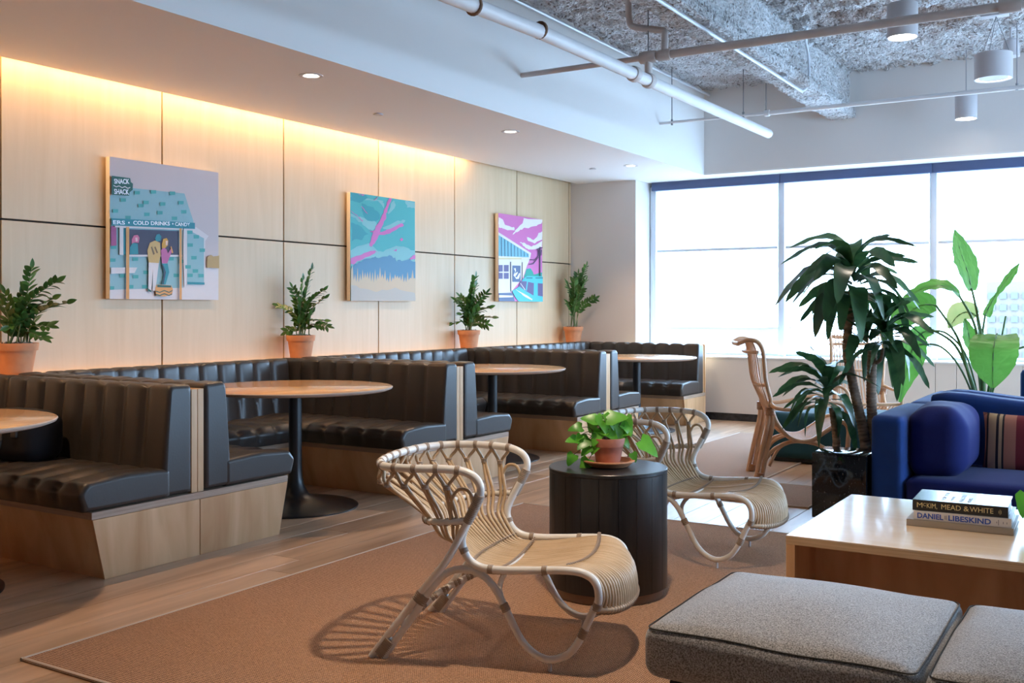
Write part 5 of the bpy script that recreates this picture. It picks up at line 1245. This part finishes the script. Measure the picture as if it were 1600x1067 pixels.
t = thing('lounge_back', 'slim blue upholstered chair back just entering at the right edge by the windows', 'chair', (-0.56, 9.0, 0.0), 0)
m_ = MB(); puff(m_, 0.30, 0.06, 0.20, 0.05, n=8, mtx=Matrix.Translation((0.02, 0, 0.59))); m_.build('backrest', M['blue'], t, smooth=80)
m_ = MB(); puff(m_, 0.30, 0.29, 0.07, 0.05, n=8, mtx=Matrix.Translation((0.02, 0.24, 0.38))); m_.build('seat', M['blue'], t, smooth=80)
for a in (-.24, .28):
    for b in (0.0, .45): m_ = MB(); m_.tube([(a, b, 0), (a, b, 0.40)], 0.014, 8); m_.build('leg', M['black_metal'], t)
t = thing('teal_ottoman', 'long dark teal upholstered bench under the honey rattan chair', 'ottoman', (-2.68, 8.28, RZ), 0)
m_ = MB(); puff(m_, 0.645, 0.36, 0.185, 0.05, bz=0.01, n=12, mtx=Matrix.Translation((0.645, 0.36, 0.215))); m_.build('body', M['teal'], t, smooth=80)
m_ = MB(); m_.box(0.05, 1.24, 0.05, 0.67, 0, 0.035); m_.build('plinth', M['black_metal'], t)

# ================================================================== HONEY RATTAN HIGH BACK CHAIRS
def high_chair():
    t = thing('high_back_chair', 'x', 'chair', group='honey rattan high back chairs')
    hw, bw = 0.215, 0.235; R0 = 0.017
    back = [(0.075, -hw, 0.50), (0.095, -hw, 0.58), (0.075, -hw - .01, 0.66), (0.055, -bw, 0.75), (0.047, -bw, 0.86), (0.035, -bw, 0.95), (0.0, -bw, 1.005), (-0.06, -bw + .01, 1.02), (-0.115, -bw + .05, 1.0), (-0.128, -bw + .10, 0.99)]
    m_ = MB(); m_.tube(back + [(-0.13, 0, 0.99)] + mir(back)[::-1], 0.0155, 10, 5); m_.build('back_frame', M['rattan'], t, smooth=80)
    for s in (1, -1):
        f = (lambda p: p) if s > 0 else mir
        m_ = MB(); m_.tube(f([(-0.012, -hw, 0), (0.03, -hw, 0.2), (0.078, -hw, 0.42), (0.075, -hw, 0.50)]), R0, 10, 5); m_.build('leg', M['rattan'], t, smooth=80)
        m_ = MB(); m_.tube(f([(0.03, -hw, 0), (0.065, -hw, 0.2), (0.108, -hw, 0.40), (0.10, -hw, 0.50), (0.085, -hw, 0.53)]), R0, 10, 5); m_.build('leg', M['rattan'], t, smooth=80)
        m_ = MB(); m_.tube(f([(0.10, -hw, 0.53), (0.14, -hw, 0.42), (0.215, -hw - .01, 0.325), (0.29, -hw - .01, 0.290), (0.38, -hw - .01, 0.295), (0.46, -hw - .01, 0.345), (0.54, -hw - .01, 0.40), (0.60, -hw - .01, 0.43), (0.64, -hw, 0.40), (0.65, -hw, 0.34)]), 0.0165, 10, 5); m_.build('seat_rail', M['rattan'], t, smooth=80)
        m_ = MB(); m_.tube(f([(0.04, -hw + .01, 0.02), (0.055, -hw + .01, 0.13), (0.115, -hw + .01, 0.22), (0.22, -hw + .01, 0.275), (0.33, -hw + .01, 0.283), (0.45, -hw + .01, 0.255), (0.56, -hw + .01, 0.17), (0.62, -hw + .01, 0.02)]), 0.014, 10, 5); m_.build('base_arch', M['rattan'], t, smooth=80)
        m_ = MB(); m_.tube(f([(0.09, -hw + .03, 0.10), (0.17, -hw + .05, 0.235), (0.30, -hw + .03, 0.292)]), 0.012, 8, 5); m_.build('base_arch', M['rattan'], t, smooth=80)
        m_ = MB(); m_.tube(f([(0.65, -hw, 0.36), (0.64, -hw, 0.20), (0.655, -hw, 0.0)]), R0, 10, 5); m_.build('leg', M['rattan'], t, smooth=80)
        m_ = MB(); m_.tube(f([(0.095, -hw, 0.56), (0.13, -hw - .06, 0.53), (0.25, -hw - .09, 0.525), (0.42, -hw - .09, 0.56), (0.55, -hw - .06, 0.575), (0.62, -hw - .02, 0.53), (0.64, -hw, 0.42)]), 0.014, 10, 5); m_.build('arm', M['rattan'], t, smooth=80)
        m_ = MB(); wrap(m_, path_at(f([(0.09, -hw, 0.475), (0.09, -hw, 0.535)])), 0, 1, 0.036, 0.009, 10); m_.build('binding', M['rattan_bind'], t, smooth=80)
        m_ = MB(); wrap(m_, path_at(f([(0.015, -hw, 0.005), (0.022, -hw, 0.055)])), 0, 1, 0.033, 0.009, 10); m_.build('binding', M['rattan_bind'], t, smooth=80)
    for (x, z, w_) in ((-0.03, 0.93, bw), (0.045, 0.69, hw + .005), (0.03, 0.655, hw)):
        if z == 0.655: continue
        m_ = MB(); m_.tube([(x + 0.03, -w_, z), (x - 0.02, -w_ * .7, z), (x - 0.035, 0, z), (x - 0.02, w_ * .7, z), (x + 0.03, w_, z)], 0.013, 8, 5); m_.build('cross_rail', M['rattan'], t, smooth=80)
    NS = 15
    for k in range(NS):
        v = -0.20 + 0.40 * k / (NS - 1); c_ = -0.045 * (1 - (v / 0.22) ** 2)
        pts = [(-0.125, v * 1.05, 0.993), (-0.05 + c_ * .3, v * 1.05, 1.018), (-0.01 + c_ * .7, v * 1.05, 0.96), (0.015 + c_, v, 0.86), (0.035 + c_, v, 0.72), (0.075 + c_ * .5, v, 0.58), (0.13 + c_ * .3, v, 0.44), (0.215, v, 0.335), (0.30, v, 0.297), (0.39, v, 0.305), (0.46, v, 0.348), (0.54, v, 0.40), (0.61, v, 0.425)]
        m_ = MB(); m_.tube(pts, 0.0055, 6, 3); m_.build('cane', M['rattan'], t, smooth=80)
    m_ = MB(); m_.tube([(0.61, -hw, 0.43), (0.62, 0, 0.43), (0.61, hw, 0.43)], 0.014, 8, 4); m_.build('front_rail', M['rattan'], t, smooth=80)
    return t
hc = high_chair(); hc.location = (-2.50, 7.49, RZ); hc.rotation_euler = (0, 0, math.radians(26)); hc['label'] = 'honey coloured high back rattan armchair seen from its side, left of the dracaena'
h2 = copy_tree(hc); h2.location = (-2.28, 9.75, 0.002); h2.rotation_euler = (0, 0, math.radians(-62)); h2['label'] = 'honey coloured high back rattan armchair behind the dracaena trunks'

# ================================================================== BIRD OF PARADISE
t = thing('paddle_leaf_plant', 'large banana like plant with paddle leaves by the window, behind the blue sofas', 'potted plant', (-1.10, 8.95, 0.0))
m_ = MB(); m_.lathe([(0, 0), (0.17, 0), (0.21, 0.34), (0.20, 0.345), (0.19, 0.32)], seg=36, cap=False); m_.build('planter', M['lamp_shell'], t, smooth=40)
m_ = MB(); m_.lathe([(0.0, 0.31), (0.192, 0.305)], seg=24, cap=False); m_.build('soil', M['soil'], t)
OB = Vector((-1.10, 8.95, 0))
def paddle(pts, widths, nrm, m, stalk, r=0.012, fold=0.12):
    """pts: midrib from base to tip (world x,z on y=8.8 plus offset), widths at each, nrm: facing"""
    P3 = [Vector(p) - OB for p in pts]; n = 14; f = path_at(P3, 8)
    vs = []; fs = []; nrm = Vector(nrm).normalized()
    m_pts = len(widths) - 1
    for i in range(n + 1):
        q = i / n; c_ = f(q); tg = (f(min(1, q + .02)) - f(max(0, q - .02))).normalized(); sd = tg.cross(nrm).normalized(); nn = sd.cross(tg)
        x = q * m_pts; j = min(int(x), m_pts - 1); w_ = widths[j] + (widths[j + 1] - widths[j]) * (x - j)
        for u in (-1, -0.66, -0.33, 0, 0.33, 0.66, 1):
            ww = w_ * (1 + 0.018 * math.sin(i * 3.1 + u * 2)); vs.append(c_ + sd * (u * ww) + nn * (fold * abs(u) * ww * 1.2 + 0.006 * math.sin(i * 2.3 + u * 5)))
    for i in range(n):
        for k in range(6): a = i * 7 + k; fs.append((a, a + 7, a + 8, a + 1))
    me = mesh_of('leaf', vs, fs, m); o = bpy.data.objects.new('leaf', me); C.objects.link(o); o.parent = t
    m_ = MB(); m_.tube([f(i / 10) - nrm * 0.004 for i in range(11)], lambda q: 0.008 - 0.006 * q, 6); m_.build('midrib', M['bop_stem'], o, smooth=80)
    m_ = MB(); m_.tube([Vector(p) - OB for p in stalk], lambda q: r * (1.25 - 0.6 * q), 8, 6); m_.build('stalk', M['bop_stem'], t, smooth=80)
Y8 = 8.85; cb = (-1.10, 8.95, 0.33)
G, GP = M['bop_leaf'], M['bop_pale']
paddle([(-1.175, Y8, 1.40), (-1.20, Y8, 1.54), (-1.25, Y8, 1.70), (-1.30, Y8, 1.89)], [.045, .10, .12, .085, .01], (0.75, -0.6, 0.25), G, [cb, (-1.09, Y8, 0.9), (-1.13, Y8, 1.2), (-1.175, Y8, 1.42)])
paddle([(-1.26, Y8, 1.35), (-1.33, 8.8, 1.43), (-1.47, 8.75, 1.44), (-1.66, 8.7, 1.355)], [.03, .085, .085, .06, .01], (0.05, -0.5, 0.9), G, [cb, (-1.12, Y8, 0.9), (-1.16, Y8, 1.15), (-1.27, Y8, 1.37)])
paddle([(-1.44, Y8, 1.285), (-1.54, 8.8, 1.29), (-1.66, 8.75, 1.20), (-1.77, 8.7, 1.08)], [.05, .13, .135, .09, .01], (-0.1, -0.95, 0.35), G, [cb, (-1.20, Y8, 0.75), (-1.28, Y8, 1.03), (-1.44, Y8, 1.285)])
paddle([(-1.075, Y8, 1.20), (-1.03, Y8, 1.31), (-0.94, Y8, 1.46), (-0.835, Y8, 1.61)], [.055, .045, .02, .045, .05, .01], (0.75, -0.45, -0.1), G, [cb, (-1.09, Y8, 0.7), (-1.10, Y8, 1.0), (-1.075, Y8, 1.22)])
paddle([(-0.985, 8.78, 1.055), (-0.985, 8.62, 0.99), (-0.99, 8.58, 0.85), (-0.99, 8.58, 0.655)], [.14, .165, .175, .175, .155, .10, .015], (0, -1, 0.25), G, [cb, (-1.03, 8.9, 0.8), (-0.98, 8.85, 1.03), (-0.985, 8.78, 1.06)], fold=0.06)
paddle([(-1.47, Y8, 1.08), (-1.56, 8.8, 1.05), (-1.62, 8.78, 0.88), (-1.70, 8.75, 0.50)], [.03, .09, .12, .10, .05, .01], (0.55, -0.85, 0.2), G, [cb, (-1.18, Y8, 0.7), (-1.30, Y8, 0.97), (-1.47, Y8, 1.09)])
paddle([(-1.16, Y8, 0.90), (-1.185, Y8, 1.0), (-1.20, Y8, 1.08), (-1.225, Y8, 1.18)], [.02, .05, .06, .04, .01], (0.5, -0.8, 0.1), G, [cb, (-1.12, Y8, 0.7), (-1.16, Y8, 0.92)], r=0.008)
paddle([(-1.16, 9.0, 1.20), (-1.22, 9.0, 1.235), (-1.30, 9.0, 1.20), (-1.36, 8.95, 1.10)], [.04, .09, .10, .06, .01], (0.1, -0.95, 0.4), GP, [cb, (-1.11, 9.0, 0.8), (-1.16, 9.0, 1.2)], r=0.008)
for st in ([cb, (-1.0, Y8, .8), (-0.93, Y8, 1.2)], [cb, (-1.2, Y8, .85), (-1.36, Y8, 1.06), (-1.50, Y8, 1.07)], [cb, (-.95, Y8, .85), (-.80, Y8, .965)], [cb, (-1.24, Y8, .75), (-1.40, Y8, .95), (-1.56, 8.8, .97)]):
    m_ = MB(); m_.tube([Vector(p) - OB for p in st], 0.008, 8, 6); m_.build('stalk', M['bop_stem'], t, smooth=80)
